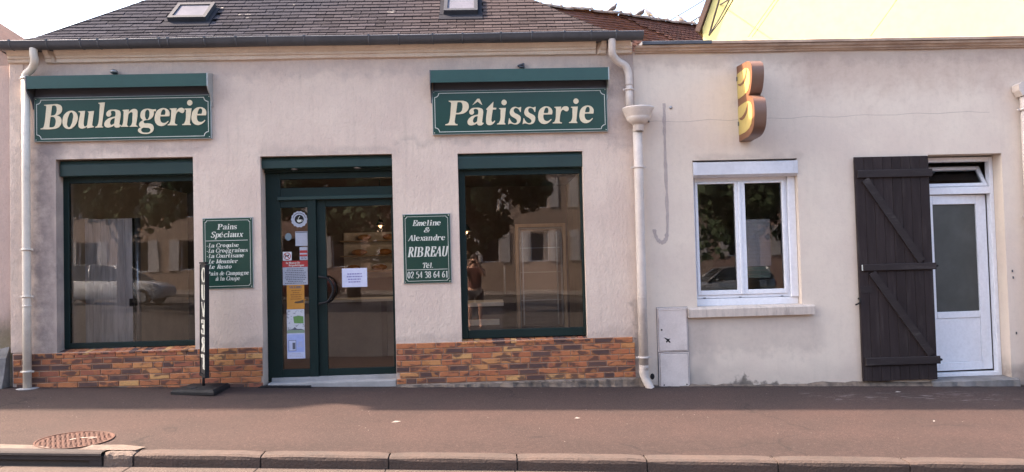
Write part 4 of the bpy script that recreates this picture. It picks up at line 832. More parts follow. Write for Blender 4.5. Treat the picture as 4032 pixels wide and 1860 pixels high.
for x, z in ((1.868, 2.56), (1.860, .29)): link('clamp', cm2m, p2, (x, -.092, z))
g = MB(); g.lathe((1.861,-.088,1.005), [(.056,-.006),(.060,-.005),(.060,.005),(.056,.006)], 20); g.build('joint', m_pipeR, p2)
g = MB(); g.tube([(1.860,-.085,.20),(1.858,-.082,.10),(1.868,-.085,.04),(1.895,-.10,-.02),(1.93,-.12,-.085)], [.058,.058,.047,.05,.046], 14, cap=False); g.build('crushed_shoe', m_pipeR, p2)
p3 = thing('downpipe', 'beige downpipe at the far right edge of the wall', 'drainpipe', (6.62, -.08, -.2))
MB().tube([(6.66,-.08,3.40),(6.66,-.08,1.5),(6.66,-.08,-.18)], .05, 16).build('pipe', m_pipeR, p3)
MB().prism([(6.555,3.47),(6.60,3.50),(6.80,3.53),(6.80,3.42),(6.66,3.36),(6.60,3.33),(6.56,3.40)], -.14, -.01, 'y').build('hopper', m_pipeR, p3); link('clamp', cm2m, p3, (6.66,-.08,3.17)); link('clamp', cm2m, p3, (6.66,-.08,1.86))
# ------------------------------------------------------------------ pavement sign
st_ = local(thing('pavement_sign', 'tall narrow black standing sign reading OUVERT on a black weighted base', 'sign', (-3.27, -.29, gz(-3.27, -.29))))
st_.rotation_euler = (0, .012, 0)
g = MB(); pts = [(-.265,-.20),(.24,-.30),(.245,.24),(-.20,.27)]
lv = [(1.0, 0), (1.0, .03), (.93, .055), (.45, .07)]
vs = [(p[0]*k, p[1]*k, z) for k, z in lv for p in pts]
g.add(vs, [(3,2,1,0), (12,13,14,15)] + [(i*4+j, i*4+(j+1) % 4, (i+1)*4+(j+1) % 4, (i+1)*4+j) for i in range(3) for j in range(4)]); g.build('base', m_rubber, st_)
MB().box(-.09, .0, -.17, -.12, .058, .074).build('base_grip', m_blackp, st_)
MB().tube([(.03,-.02,.06),(.03,-.02,.20)], .016, 10).build('post', m_rubber, st_)
pan = local(link('panel_board', None, None)) if False else None
az = rad(-58.2)
def pv(u, wd, z): # u along the board towards the street, wd across it (left face positive)
    c_, s_ = math.cos(az), math.sin(az); return (.035+u*c_+wd*s_, -.02+u*s_-wd*c_, z)
def pbox(mb, u0, u1, w0, w1, z0, z1):
    mb.add([pv(u0,w0,z0),pv(u1,w0,z0),pv(u1,w1,z0),pv(u0,w1,z0),pv(u0,w0,z1),pv(u1,w0,z1),pv(u1,w1,z1),pv(u0,w1,z1)], [(3,2,1,0),(4,5,6,7),(0,1,5,4),(1,2,6,5),(2,3,7,6),(3,0,4,7)])
g = MB(); pbox(g, -.145, .145, -.004, .004, .205, 1.455); g.build('board', m_blackp, st_)
g = MB(); pbox(g, .1455, .16, -.024, .024, .17, 1.44); pbox(g, -.16, -.1455, -.012, .012, .17, 1.45); pbox(g, -.145, .145, -.02, .0195, .17, .204); pbox(g, -.145, .145, -.02, .0195, 1.4555, 1.475); g.build('frame', m_rubber, st_)
z = 1.42
for c in 'OUVERT':
    for side in (-1, 1):
        g = MB(); tb = MB(); text(tb, c, -.11, .11, 0, .165, 0, slant=0, bold=.26, traced=False)
        g.add([pv(side*a, side*-.0 + side*(-.0045-abs(b)), z-.175+c_) for a, b, c_ in tb.v], tb.f); g.build('letter', m_silv, st_)
    z -= .198
# ------------------------------------------------------------------ right-hand building
O3 = (2.548, 3.835, .86, 2.64); O4 = (5.47, 6.395, -1.5, 2.65)
an = thing('annex_building', 'low beige rendered building with white window and white glazed door right of the bakery', 'building', (4.4, 0, 0))
wall(1.862, 9.5, -2, 3.985, 0, .28, [O3, O4]).build('wall', m_wallR, an)
MB().box(1.9, 9.5, .29, 4.4, 3.6, 3.98).build('flat_roof', m_zincdk, an)
MB().box(9.2, 9.5, .29, 4.4, -2, 3.59).build('side_wall', m_wallR, an); MB().box(1.9, 9.5, 4.2, 4.4, -2, 3.59).build('rear_wall', m_wallR, an)
cq = [(0, 3.955), (-.03, 3.958), (-.035, 3.975), (-.055, 3.98), (-.06, 3.995), (-.09, 4.01), (-.10, 4.035), (0, 4.035)]
cornice(cq, 1.885, 9.5, m_corniceR, an, 0, 0)
MB().prism([(-.125, 4.04), (-.125, 4.075), (-.11, 4.082), (.30, 4.10), (.30, 4.04)], 1.955, 2.8).build('zinc_capping', m_zinc, an)
MB().prism([(-.120, 4.04), (-.120, 4.070), (-.105, 4.079), (.30, 4.10), (.30, 4.04)], 2.802, 9.5).build('stained_capping', m_corniceR, an)
# white window
wn = ring(2.572, 3.74, .955, 2.44, .12, .18, .022, .03, .04, .06).build('window', m_white, an)
MB().cbox(3.742, 3.832, .08, .18, .952, 2.44).build('guide_rail', m_white, wn); MB().cbox(2.549, 2.571, .08, .18, .952, 2.44).build('guide_rail', m_white, wn)
MB().cbox(2.552, 3.833, .105, .18, .862, .950).build('lower_panel', m_white, wn)
for k, (a, b) in enumerate(((2.5945, 3.145), (3.15, 3.7095))):
    s_ = ring(a, b, .996, 2.379, .105, .165, .034 if k == 0 else .064, .058 if k == 0 else .036, .056, .02).build('sash', m_white, wn)
    MB().box(a+(.034 if k == 0 else .064), b-(.058 if k == 0 else .036), .134, .140, 1.052, 2.359).build('pane', m_glass2, wn)
MB().cbox(3.125, 3.155, .09, .1045, 1.0, 2.375).build('cover_strip', m_white, wn)
MB().prism([(-.02, 2.46), (-.02, 2.608), (.0, 2.615), (.20, 2.615), (.20, 2.43), (.02, 2.43)], 2.60, 3.785).build('shutter_box', m_whiteg, wn)
for a, b in ((2.551, 2.599), (3.786, 3.834)): MB().prism([(-.023, 2.458), (-.023, 2.611), (.0, 2.618), (.20, 2.618), (.20, 2.428), (.02, 2.428)], a, b).build('shutter_box_end', m_whiteg, wn)
for x in (2.66, 3.10, 3.62): MB().box(x, x+.03, .110, .1195, .958, .966).build('drain_cap', m_zincdk, wn)
g = MB(); g.prism([(-.055, .74), (-.06, .835), (-.05, .85), (.10, .868), (.10, .74)], 2.425, 3.965)
si = g.build('window_sill', m_sill, an)
# door with open hopper light
fr_ = MB(); fr_.cbox(5.485, 5.545, .17, .25, -.10, 2.63); fr_.cbox(6.345, 6.393, .17, .25, -.10, 2.63); fr_.cbox(5.546, 6.3445, .17, .25, 2.575, 2.63); fr_.cbox(5.546, 6.3445, .165, .25, 2.168, 2.255); fr_.cbox(5.546, 6.3445, .17, .25, -.10, -.05)
fd = fr_.build('door_frame', m_white, an)
def tilt(parts, ang, hx, hz):     # lean a piece inwards about its lower edge
    ca, sa = math.cos(ang), math.sin(ang); return [(x, hx+(y-hx)*ca+(z-hz)*sa, hz+(z-hz)*ca-(y-hx)*sa) for x, y, z in parts]
t_ = ring(5.55, 6.335, 2.262, 2.57, .19, .23, .045, .045, .045, .045); t_.v = tilt(t_.v, .55, .21, 2.262); tl = t_.build('transom_light', m_white, fd)
t_ = MB().box(5.594, 6.291, .207, .213, 2.306, 2.526); t_.v = tilt(t_.v, .55, .21, 2.262); t_.build('pane', m_glass2, fd)
def swing(vs, ang=rad(4.5), hx=5.56, hy=.20):
    ca, sa = math.cos(ang), math.sin(ang); return [(hx+(x-hx)*ca-(y-hy)*sa, hy+(x-hx)*sa+(y-hy)*ca, z) for x, y, z in vs]
t_ = ring(5.556, 6.335, -.03, 2.16, .19, .24, .06, .135, .10, .115); t_.cbox(5.617, 6.199, .19, .24, .62, .70); t_.v = swing(t_.v); dl = t_.build('door_leaf', m_white, an)
t_ = MB().cbox(5.617, 6.199, .200, .235, .071, .619); t_.v = swing(t_.v); t_.build('panel', m_white, dl)
t_ = MB().box(5.617, 6.199, .212, .218, .701, 2.044); t_.v = swing(t_.v); t_.build('frosted_pane', m_frost, dl)
g = MB(); n = 14; vs = []
for i in range(n+1):
    x = 5.38+(6.46-5.38)*i/n; e = R.uniform(-.008, .008); vs += [(x, .17, -.098), (x, -.01+e, -.105+e*.3), (x, -.05+e, -.125), (x, -.055+e*2, gz(x,0)-.05)]
g.add(vs, [(i*4+j, (i+1)*4+j, (i+1)*4+j+1, i*4+j+1) for i in range(n) for j in range(3)]); g.add(vs[:4], [(0,1,2,3)]); g.add(vs[-4:], [(3,2,1,0)]); g.build('doorstep', m_step, an)
g = MB(); n = 60; vs = []
for i in range(n+1):
    x = 1.9+(7.5-1.9)*i/n; e = R.uniform(0, .012); hgt = .008+R.uniform(0, .022) + (.03 if 3.9 < x < 5.5 else 0); vs += [(x, -.0005, gz(x,0)+hgt), (x, -.010-e, gz(x,0)+hgt*.5), (x, -.03-e*2.5, gz(x,0)-.03)]
g.add(vs, [(i*3+j, (i+1)*3+j, (i+1)*3+j+1, i*3+j+1) for i in range(n) for j in range(2)]); g.build('cement_edge', m_cem, an)
# plank shutter, folded back against the wall
ps = MB().box(4.53, 5.44, -.022, -.012, -.05, 2.60).build('door_shutter', m_shut, an, label='dark brown plank shutter folded open beside the white door')
px0, px1, npk = 4.525, 5.445, 8
for i in range(npk):
    a = px0+(px1-px0)*i/npk; MB().cbox(a+.0012, px0+(px1-px0)*(i+1)/npk-.0012, -.05+R.uniform(-.001,.001), -.023, -.088+R.uniform(-.004,.004), 2.632, .0035).build('plank', m_shut, ps)
for z0, z1, a, b in ((2.375, 2.470, 4.545, 5.475), (1.243, 1.325, 4.575, 5.475), (.102, .195, 4.555, 5.475)): MB().cbox(a, b, -.078, -.0512, z0, z1, .006).build('ledge', m_shut2, ps)
def brace(x0, z0, x1, z1, w_=.045):
    d = Vector((x1-x0, z1-z0)).normalized(); nn = Vector((-d.y, d.x))*w_
    g = MB(); g.prism([(x0+nn.x, z0+nn.y), (x0-nn.x, z0-nn.y), (x1-nn.x, z1-nn.y), (x1+nn.x, z1+nn.y)], -.074, -.0515, 'y'); g.build('brace', m_shut2, ps)
brace(4.64, 2.355, 5.30, 1.345); brace(4.68, 1.222, 5.37, .215)
for z in (2.42, 1.285, .148): MB().tube([(5.475,-.06,z),(5.50,-.05,z),(5.505,-.02,z)], .014, 8).build('hinge', m_rubber, ps)
MB().box(4.53, 4.68, -.056, -.0515, .98, 1.06).build('lock_plate', m_shut2, ps); MB().box(4.548, 4.562, -.082, -.0785, 1.25, 1.32).build('end_scuff', m_silv, ps)
MB().tube(smooth([(4.53,0,.91),(4.52,-.06,.91),(4.505,-.07,.86),(4.46,-.06,.84)],3), .010, 6).build('shutter_catch', m_rubber, an)
# chased and filled cable track, hole, knob, crack
g = MB(); P = smooth([(2.224,3.345),(2.219,3.0),(2.217,2.6),(2.221,2.2),(2.217,1.86),(2.195,1.70),(2.150,1.655),(2.095,1.685),(2.060,1.77),(2.055,1.815)], 6); l, r_ = [], []
for k in range(len(P)):
    d = (P[min(k+1, len(P)-1)]-P[max(0, k-1)]).normalized(); nn = Vector((-d.y, d.x)); w_ = .016+R.uniform(-.005, .006)+(.006 if k > 26 else 0); l.append(P[k]+nn*w_); r_.append(P[k]-nn*w_*(1+R.uniform(-.3,.3)))
vs = [(p.x, -.0022, p.y) for p in l+r_]; n = len(P); g.add(vs, [(k, k+1, n+k+1, n+k) for k in range(n-1)]); g.build('filled_chase', m_patch, an)
g = MB(); g.ell((2.304,-.004,3.29), (.02,.012,.02), 10, 6); g.build('wall_plug', m_metal, an)
g = MB(); P = [(1.98+.13*i, 3.118+.008*math.sin(i*1.3)+R.uniform(-.006,.006)+.0015*i) for i in range(34)]; g.add([(x, -.0006, z+s_*.0022) for s_ in (-1, 1) for x, z in P], [(i, i+1, 34+i+1, 34+i) for i in range(33)]); g.build('hairline_crack', mat('crack_shadow_dirt', (.42,.34,.29), .95), an)
g = MB(); g.ell((1.975,-.0,.045), (.028,.008,.038), 12, 6); g.build('drain_hole', m_rubber, an)
for x, z in ((6.455,1.18),(6.462,1.10),(6.47,.42)): MB().box(x, x+.012, -.01, -.001, z, z+.03).build('cable_clip', m_zinc, an)
# meter box
mbx = thing('meter_box', 'grey white two-door electricity and gas meter box at the foot of the beige wall', 'meter box', (2.235, 0, -.1))
MB().box(2.046, 2.424, -.008, -.001, -.12, .872).build('surround', m_zinc, mbx)
ring(2.050, 2.420, .335, .868, -.018, -.0085, .012, .012, .012, .014).build('upper_frame', m_meter, mbx); MB().cbox(2.064, 2.406, -.026, -.009, .349, .852, .004).build('upper_door', m_meter, mbx)
ring(2.056, 2.424, -.10, .328, -.018, -.0085, .012, .012, .012, .014).build('lower_frame', m_meter, mbx); MB().cbox(2.072, 2.408, -.024, -.009, -.084, .310, .004).build('lower_door', m_meter, mbx)
MB().box(2.078, 2.40, -.031, -.0265, .838, .846).build('hinge_rail', m_meter, mbx); MB().cbox(2.078, 2.114, -.029, -.0265, .59, .68, .001).build('lock_plate', m_meter, mbx); g = MB(); g.ell((2.10,-.030,.603), (.010,.005,.010), 10, 6); g.build('lock', m_rubber, mbx)
MB().prism([(2.128,.512),(2.150,.502),(2.175,.492),(2.205,.497),(2.186,.478),(2.206,.448),(2.190,.446),(2.172,.462),(2.152,.446),(2.148,.462),(2.160,.476),(2.132,.500)], -.0275, -.0262, 'y').build('spray_mark', m_rubber, mbx)
for x in (2.110, 2.385): g = MB(); g.ell((x,-.025,-.058), (.009,.004,.009), 8, 5); g.build('screw', m_rubber, mbx)
MB().box(2.06, 2.42, -.02, -.002, -.135, -.105).build('base_strip', m_stone, mbx)
# letter B sign
bs = thing('letter_sign', 'projecting brown letter B sign shaped like bread with cream yellow panels', 'sign', (3.15, 0, 3.3))
def by(u): return -9.3*(u-2906)/(996+(u-2906)) if u > 2906 else .0
def bz(u, v): # height for a mark on the left face
    y = min(0, by(u)); return fx(u, v, y)[1]
def BP(s): # zoom marks -> outline in (y, z)
    out = []
    for w_ in s.split():
        a, b = map(float, w_.split(',')); u, v = 2800+a/2.83, 180+b/2.83; lean = .03*(v-263); u2 = u-lean
        y = min(-.004, by(u2)); out.append((y, fx(u2+lean, v, y)[1]))
    return out
oB0 = BP("300,235 345,212 400,182 430,176 452,190 466,230 470,290 468,370 458,460 445,520 430,556 450,562 478,590 490,640 496,720 495,800 490,870 478,930 450,990 410,1025 360,1052 315,1075")
oB = [(p.x, p.y) for p in smooth([Vector(q) for q in oB0[2:-1]], 3)]; oB = oB0[:2]+oB+oB0[-1:]
def shrink(poly, k): c = (sum(p[0] for p in poly)/len(poly), sum(p[1] for p in poly)/len(poly)); return [(c[0]+(p[0]-c[0])*k, c[1]+(p[1]-c[1])*k) for p in poly]
g = MB(); n = len(oB); xL_, xR_ = 3.135, 3.275
g.prism(oB, xL_+.001, xR_); g.build('letter_body', m_brown, bs)
MB().prism(oB, xL_-.003, xL_+.0008).build('letter_face', m_tan, bs)
u1 = BP("302,322 350,288 395,255 415,250 432,262 446,300 450,360 444,430 430,490 405,530 355,572 303,602"); u2 = BP("304,690 350,660 400,628 430,620 452,632 468,670 474,740 472,810 462,870 440,920 400,962 355,985 310,1002")
for P in (u1, u2): MB().prism(P, xL_-.006, xL_-.0032).build('cream_panel', m_yel, bs)
for s_ in ("412,252 417,290 410,345 392,400 368,435 345,452 325,445 318,430 345,425 368,405 390,365 404,310", "428,620 430,665 424,720 404,775 385,812 360,832 340,828 330,810 355,800 380,770 402,725 418,670"): MB().prism(BP(s_), xL_-.009, xL_-.0062).build('crescent', m_tan, bs)
for z in (3.60, 3.05): MB().box(3.122, 3.134, -.025, -.001, z, z+.05).build('wall_fixing', m_zinc, bs)
# ------------------------------------------------------------------ neighbours behind and beside
nh = thing('neighbour_house', 'pink rendered house end at the far left edge beyond the downpipe', 'house', (-7, 1, 0))
wall(-12, -5.575, -1, 3.95, .03, 3, []).build('wall', render_mat('neighbour_pink_render', (.52,.38,.32), (.46,.34,.29), [(-12,-5,-.5,.95,.15,.8,(.12,.10,.06),0),(-12,-5,.2,.75,.1,.5,(.10,.10,.03),0)], 30, .4, (1,1,.7)), nh)
MB().prism([(-5.60,3.90),(-5.56,3.99),(-5.9,4.22),(-9,6.3),(-12,6.3),(-12,5.9),(-9,5.9),(-5.95,3.9)], .42, .50, 'y').build('verge_board', mat('pale_verge_board', (.34,.24,.19), .8), nh)
MB().prism([(-5.52,4.00),(-5.50,4.06),(-9,6.42),(-12,6.42),(-12,6.31),(-9,6.31)], .36, 3, 'y').build('roof', m_tile, nh)
g = MB(); vs = []
for i in range(9):
    x = -7.2+1.6*i/8; vs += [(x, .029, .60+R.uniform(-.03,.03)), (x, -.06+R.uniform(-.02,.02), .50+R.uniform(-.05,.04)), (x, -.10+R.uniform(-.02,.02), .3), (x, -.13+R.uniform(-.02,.02), .1)]
g.add(vs, [(i*4+j, (i+1)*4+j, (i+1)*4+j+1, i*4+j+1) for i in range(8) for j in range(3)]); g.add(vs[-4:]+[(-5.6,.03,.1)], [(0,1,2,3,4)]); g.build('rubble_base', m_cem if False else m_step, nh)
MB().prism([(-5.6,3.9),(-5.9,4.1),(-9,6.2),(-12,6.2),(-12,3.9)], .501, 3, 'y').build('gable', m_ridge, nh)
# tiled roof house
th = thing('tiled_house', 'house with a sagging reddish clay tile roof rising behind the low buildings', 'house', (4, 14, 0))
A = Vector((.2, 12.05, 8.80)); dirv = Vector((5.26, 2.2, 0)).normalized(); fv = Vector((dirv.y, -dirv.x, 0)); pt = rad(50)
dn = fv*math.cos(pt)*1 + Vector((0,0,-math.sin(pt))); nrm = dirv.cross(dn).normalized()
if nrm.z < 0: nrm = -nrm
LR = 10.5
def tr(s, t, h=0): return A + dirv*s + dn*t + nrm*h + Vector((0,0,-.025*math.sin(s*1.1)))
g = MB(); g.add([tr(0,0,-.02), tr(LR,0,-.02), tr(LR,6,-.02), tr(0,6,-.02)], [(0,1,2,3)]); b0 = A-fv*3.8; b1 = b0+dirv*LR
g.add([tr(0,0,-.02), tr(LR,0,-.02), b1+Vector((0,0,-4.6)), b0+Vector((0,0,-4.6))], [(3,2,1,0)])
trf = g.build('roof', m_tile, th)
e0, e1 = tr(0,5.9), tr(LR,5.9); g = MB(); g.add([(e0.x,e0.y,-2),(e1.x,e1.y,-2),tuple(e1-Vector((0,0,.05))),tuple(e0-Vector((0,0,.05))), (b0.x,b0.y,-2),(b1.x,b1.y,-2),(b1.x,b1.y,b0.z-4.65),(b0.x,b0.y,b0.z-4.65), tuple(tr(0,0,-.06)), tuple(tr(LR,0,-.06))], [(0,1,2,3),(5,4,7,6),(4,0,3,8,7),(1,5,6,9,2)]); g.build('wall', m_opp[1], th)
tmv = []
for k in range(4):
    q = MB(); w_ = .075; c_ = .012; o_ = R.uniform(-.006,.006)
    L_ = .17
    # local: x along ridge, y down slope, z out
    q.add([(-w_,0,0),(w_,0,0),(w_,L_+o_,.018),(-w_,L_,.018),(0,0,.004),(0,L_+.004,.026),(-w_,L_,.004),(w_,L_+o_,.004),(0,L_+.004,.012)], [(0,4,5,3),(4,1,2,5),(3,5,8,6),(5,2,7,8)]); tmv.append(q.mesh('roof_tile', m_tile))
rotm = Matrix((dirv, dn, nrm)).transposed(); eul = rotm.to_euler()
cells = []
for r in range(26):
    for c in range(int(LR/.155)): cells.append((r, c))
def vis(s, t):
    p = tr(s, t)-Vector((0,-9.3,1.48)); q = M.transposed() @ p; u, v = 2016+3050*q.x/q.y, 930-3050*q.z/q.y; return u, v, q.y
vis_c = []; oth = []
for r, c in cells:
    s, t = c*.155+(r % 2)*.0775+.08, r*.125-.02; u, v, d = vis(s, t)
    if 2200 < u < 2810 and -20 < v < 160 and v > 40-(2400-u)*.45: vis_c.append((d, s, t))
    else: oth.append((s, t))
vis_c.sort(); 
for d, s, t in vis_c[:300]: link('roof_tile', R.choice(tmv), trf, tr(s, t, R.uniform(0, .006)), (eul.x, eul.y, eul.z+R.uniform(-.03,.03)))
g = MB()
for s, t in [(s, t) for d, s, t in vis_c[300:]]+oth:
    j = R.uniform(-.006, .006); o0 = tr(s, t, R.uniform(0,.006)); g.add([o0+rotm@Vector(p) for p in ((-.075,0,0),(.075,0,0),(.075,.17+j,.018),(-.075,.17,.018),(0,0,.004),(0,.174,.026),(-.075,.17,.004),(.075,.17+j,.004),(0,.174,.012))], [(0,4,5,3),(4,1,2,5),(3,5,8,6),(5,2,7,8)])
g.build('further_roof_tiles', m_tile, trf, kind='stuff')
q = MB(); q.add([(x, .13*math.cos(a)*k, .10*math.sin(a)*k) for x, k in ((-.17,1),(.17,1.12)) for a in [math.pi*i/6 for i in range(7)]], [(i, i+1, 8+i, 7+i) for i in range(6)], True); q.ell((.17,0,.10), (.05,.07,.045), 8, 5); rtm = q.mesh('ridge_tile', m_ridge)
ar = math.atan2(dirv.y, dirv.x)
for i in range(int(LR/.34)): link('ridge_tile', rtm, trf, tr(.17+i*.34, 0, 0)+Vector((0,0,-.035+R.uniform(-.02,.03))), (R.uniform(-.05,.05), R.uniform(-.03,.03), ar+R.uniform(-.04,.04)))
# gable house
gh = thing('gable_house', 'tall blank cream yellow house wall catching the sun above the beige building', 'house', (8, 7, 0))
G0 = Vector((5.37, 9.0, 0)); gd = Vector((.87, -.5, 0)).normalized(); gn = Vector((.5, .87, 0))
pf = [(0, -2), (8.5, -2), (8.5, 13), (2.5, 13), (0, 6.95)]
g = MB(); vs = [G0+gd*a+Vector((0,0,b)) for a, b in pf]+[G0+gd*a+gn*6+Vector((0,0,b)) for a, b in pf]; n = 5
g.add(vs, [tuple(range(5)), tuple(range(5, 10))[::-1]]+[(i, (i+1) % n, n+(i+1) % n, n+i) for i in range(n)]); g.build('wall', m_cream, gh)
g = MB(); q = [(-.06, 6.85), (2.5, 13.1), (2.42, 13.2), (-.16, 6.9)]; vs = [G0+gd*a-gn*.10+Vector((0,0,b)) for a, b in q]+[G0+gd*a+gn*6.1+Vector((0,0,b)) for a, b in q]
g.add(vs, [(0,1,2,3),(7,6,5,4)]+[(i, (i+1) % 4, 4+(i+1) % 4, 4+i) for i in range(4)]); g.build('verge_board', m_brtrim, gh)
# cables
def wpt(u, v, y): a, b = fx(u, v, y); return (a, y, b)
def cable(pts, r, label, y0=None):
    g = MB(); g.tube(smooth(pts, 6), r, 6); o = g.build('overhead_cable', m_cable); o['label'] = label; o['category'] = 'cable'; return o
cable([(3.42,12.6,9.1),(5.0,11.0,10.3),(8.5,8,12.8)], .010, 'leftmost thin overhead cable rising from behind the tiled roof ridge'); 
cable([wpt(2640,80,13),wpt(2773,0,11),wpt(2900,-90,9)], .012, 'middle thin overhead cable rising from the tiled roof ridge')
cable([wpt(2722,86,13),wpt(2800,40,10),wpt(2880,-8,7.5),wpt(2990,-80,5)], .018, 'thick overhead cable crossing in front of the gable verge')
cable([wpt(2791,139,.6),wpt(2830,78,-.1),wpt(2868,8,-.8),wpt(2900,-60,-1.4)], .008, 'overhead cable dropping to the parapet left of the yellow wall')
cable([wpt(2797,134,.6),wpt(2840,78,-.1),wpt(2884,4,-.9),wpt(2920,-60,-1.4)], .008, 'overhead cable running beside the parapet drop cable')
cable([wpt(2793,139,.55),wpt(2806,90,.3),wpt(2832,0,0),wpt(2845,-50,-.2)], .012, 'bundle of brown cables standing up from the parapet by the verge')
cable([wpt(2946,146,.8),wpt(3000,70,0),wpt(3058,-10,-1)], .004, 'very thin left wire across the yellow wall'); cable([wpt(2962,146,.8),wpt(3016,70,0),wpt(3072,-10,-1)], .004, 'very thin second wire across the yellow wall')
cable([wpt(3428,142,.8),wpt(3482,70,0),wpt(3538,-10,-1)], .004, 'very thin wire crossing the middle of the yellow wall')
# doves
def dove(u, v, m, face, label, sit=False):
    x, z = fx(u, v, 0); p = None; best = 9e9
    for k in range(220):
        s = k*.05; pu, pv_, d = vis(s, 0)
        if abs(pu-u) < best: best = abs(pu-u); p = tr(s, 0)
    g = MB(); sc = 1.15; f = face
    body = [(-.13,.0,.012),(-.09,.015,.03),(-.04,.04,.055),(.02,.065,.065),(.06,.10,.052),(.085,.145,.034),(.10,.175,.03),(.118,.185,.018),(.145,.178,.004)]
    if sit: body = [(a, b*.75, r) for a, b, r in body]
    g.tube([(a*f*sc, 0, (b+.05)*sc) for a, b, r in body], [r*sc for a, b, r in body], 9); g.tube([(-.10*f,0,.05),(-.20*f,0,.02)], [.03,.022], 6)
    for s_ in (-.02, .02): g.tube([(.0,s_,.09),(.01*f,s_,.0)], .005, 5)
    o = g.build('dove', m); o.location = p+Vector((0,0,.045)); o.rotation_euler = (0, 0, ar); o['label'] = label; o['category'] = 'bird'; o['group'] = 'doves on the tiled ridge'
dove(2416, 42, m_dove, 1, 'dark upright dove standing alone highest on the tiled ridge'); dove(2522, 56, m_dove, 1, 'dark crouching dove just left of the white dove', True); dove(2556, 54, m_dovew, -1, 'white dove on the tiled ridge')
dove(2680, 75, m_dovew, -1, 'pale grey and white dove near the right end of the ridge', True); dove(2762, 84, m_dovew, -1, 'rightmost small pale dove on the ridge beside the yellow wall', True)
# ------------------------------------------------------------------ interiors
def room(name, x0, x1, y0, y1, z0, z1, mb_, ml, mr, mf, mc):
    o = link(name, None, None, ((x0+x1)/2, y0, z0), kind='structure')
    for nm, vs, m in (('floor', [(x0,y0,z0),(x1,y0,z0),(x1,y1,z0),(x0,y1,z0)], mf), ('ceiling', [(x0,y0,z1),(x1,y0,z1),(x1,y1,z1),(x0,y1,z1)], mc), ('back_wall', [(x0,y1,z0),(x1,y1,z0),(x1,y1,z1),(x0,y1,z1)], mb_), ('left_wall', [(x0,y0,z0),(x0,y1,z0),(x0,y1,z1),(x0,y0,z1)], ml), ('right_wall', [(x1,y0,z0),(x1,y1,z0),(x1,y1,z1),(x1,y0,z1)], mr)):
        g = MB(); g.add(vs, [(0,1,2,3)]); g.build(nm, m, o)
    return o
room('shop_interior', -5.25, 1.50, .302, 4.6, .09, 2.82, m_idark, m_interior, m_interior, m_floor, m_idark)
room('annex_interior', 2.1, 7.5, .282, 3.5, -.1, 2.9, m_interior, m_interior, m_interior, m_floor, m_interior)
pt_ = thing('plank_partition', 'bleached grey plank partition inside the left shop window', 'partition', (-4.9, .95, .1))
for i in range(6): a = -5.18+i*.102; MB().cbox(a+.001, a+.101, .93+R.uniform(-.003,.003), .96, .10, 2.16, .003).build('plank', m_plank, pt_)
MB().cbox(-4.565, -4.545, .90, .96, .1, 2.16).build('dark_edge', m_rubber, pt_); MB().tube([(-4.50,.92,.1),(-4.50,.92,2.16)], .035, 14).build('steel_post', m_metal, pt_); MB().box(-4.58, -4.50, .84, .885, 1.02, 1.12).build('bracket', m_rubber, pt_)
cf = thing('display_fridge', 'tall glass-door display fridge with oak frame inside the right window', 'fridge', (.78, 1.9, .1))
ring(.44, 1.16, .42, 2.0, 1.75, 1.83, .045, .045, .06, .045).build('oak_frame', m_wood, cf); MB().box(.45, 1.15, 1.84, 2.4, .10, 2.0).build('cabinet', m_idark, cf)
ring(.49, 1.11, .50, 1.94, 1.76, 1.80, .012, .012, .012, .012).build('door_frame', m_metal, cf); MB().box(.50, 1.10, 1.78, 1.785, .51, 1.93).build('pane', m_glass, cf)
for x in (.53, 1.02, 1.08): MB().box(x, x+.018, 1.745, 1.759, .56, 1.88).build('rail', m_metal, cf)
MB().tube(smooth([(.27,1.75,1.40),(.27,1.68,1.38),(.27,1.68,1.05),(.27,1.75,1.03)],3), .012, 8).build('handle', m_metal, cf)
for z in (.9, 1.3, 1.65): MB().box(.5, 1.1, 1.835, 1.8395, z, z+.012).build('shelf_edge', m_metal, cf)
cn = thing('shop_counter', 'low bakery counter with pale top seen through the entrance door', 'counter', (-1.4, 2.6, .1))
MB().box(-2.9, -.9, 2.5, 3.1, .09, .92).build('front', mat('taupe_counter_front', (.24,.19,.17), .6), cn); MB().cbox(-2.93, -.87, 2.45, 3.12, .921, .96).build('worktop', m_interior, cn); MB().box(-1.58, -1.50, 2.47, 2.499, .09, .92).build('pilaster', m_idark, cn)
c2 = thing('shop_counter', 'white topped display counter inside the left part of the right window', 'counter', (-.1, 1.6, .1))
MB().cbox(-.60, .24, 1.4, 2.0, .86, .92).build('worktop', m_interior, c2); MB().box(-.58, .22, 1.45, 1.98, .09, .859).build('front', m_idark, c2); MB().cbox(-.55, .18, 1.42, 1.449, .60, .68).build('shelf_rail', m_interior, c2)
sh = thing('bread_shelf', 'wall shelf holding loaves at the back of the shop behind the door', 'shelf', (-1.9, 4.2, 1.3))
MB().box(-2.5, -1.0, 4.55, 4.595, 1.25, 2.05).build('back_board', m_interior, sh)
for z in (1.35, 1.62, 1.88): MB().box(-2.5, -1.0, 4.2, 4.549, z, z+.02).build('shelf', m_wood, sh)
lb = ['round brown loaf', 'long golden loaf', 'short crusty loaf', 'small dark loaf']
for k in range(9):
    z = (1.37, 1.64, 1.90)[k % 3]; x = -2.3+.45*(k//3)+.1*(k % 3); g = MB(); g.ell((0,0,.055), (.12+.02*(k % 2),.07,.055), 12, 7)
    o = g.build('loaf', m_bread); o.location = (x, 4.35, z); o['category'] = 'bread'; o['group'] = 'loaves on the back shelf'; o['label'] = ('%s, %s on the %s shelf behind the door' % (lb[k % 4], ('leftmost','middle','rightmost')[k//3], ('bottom','middle','top')[k % 3]))
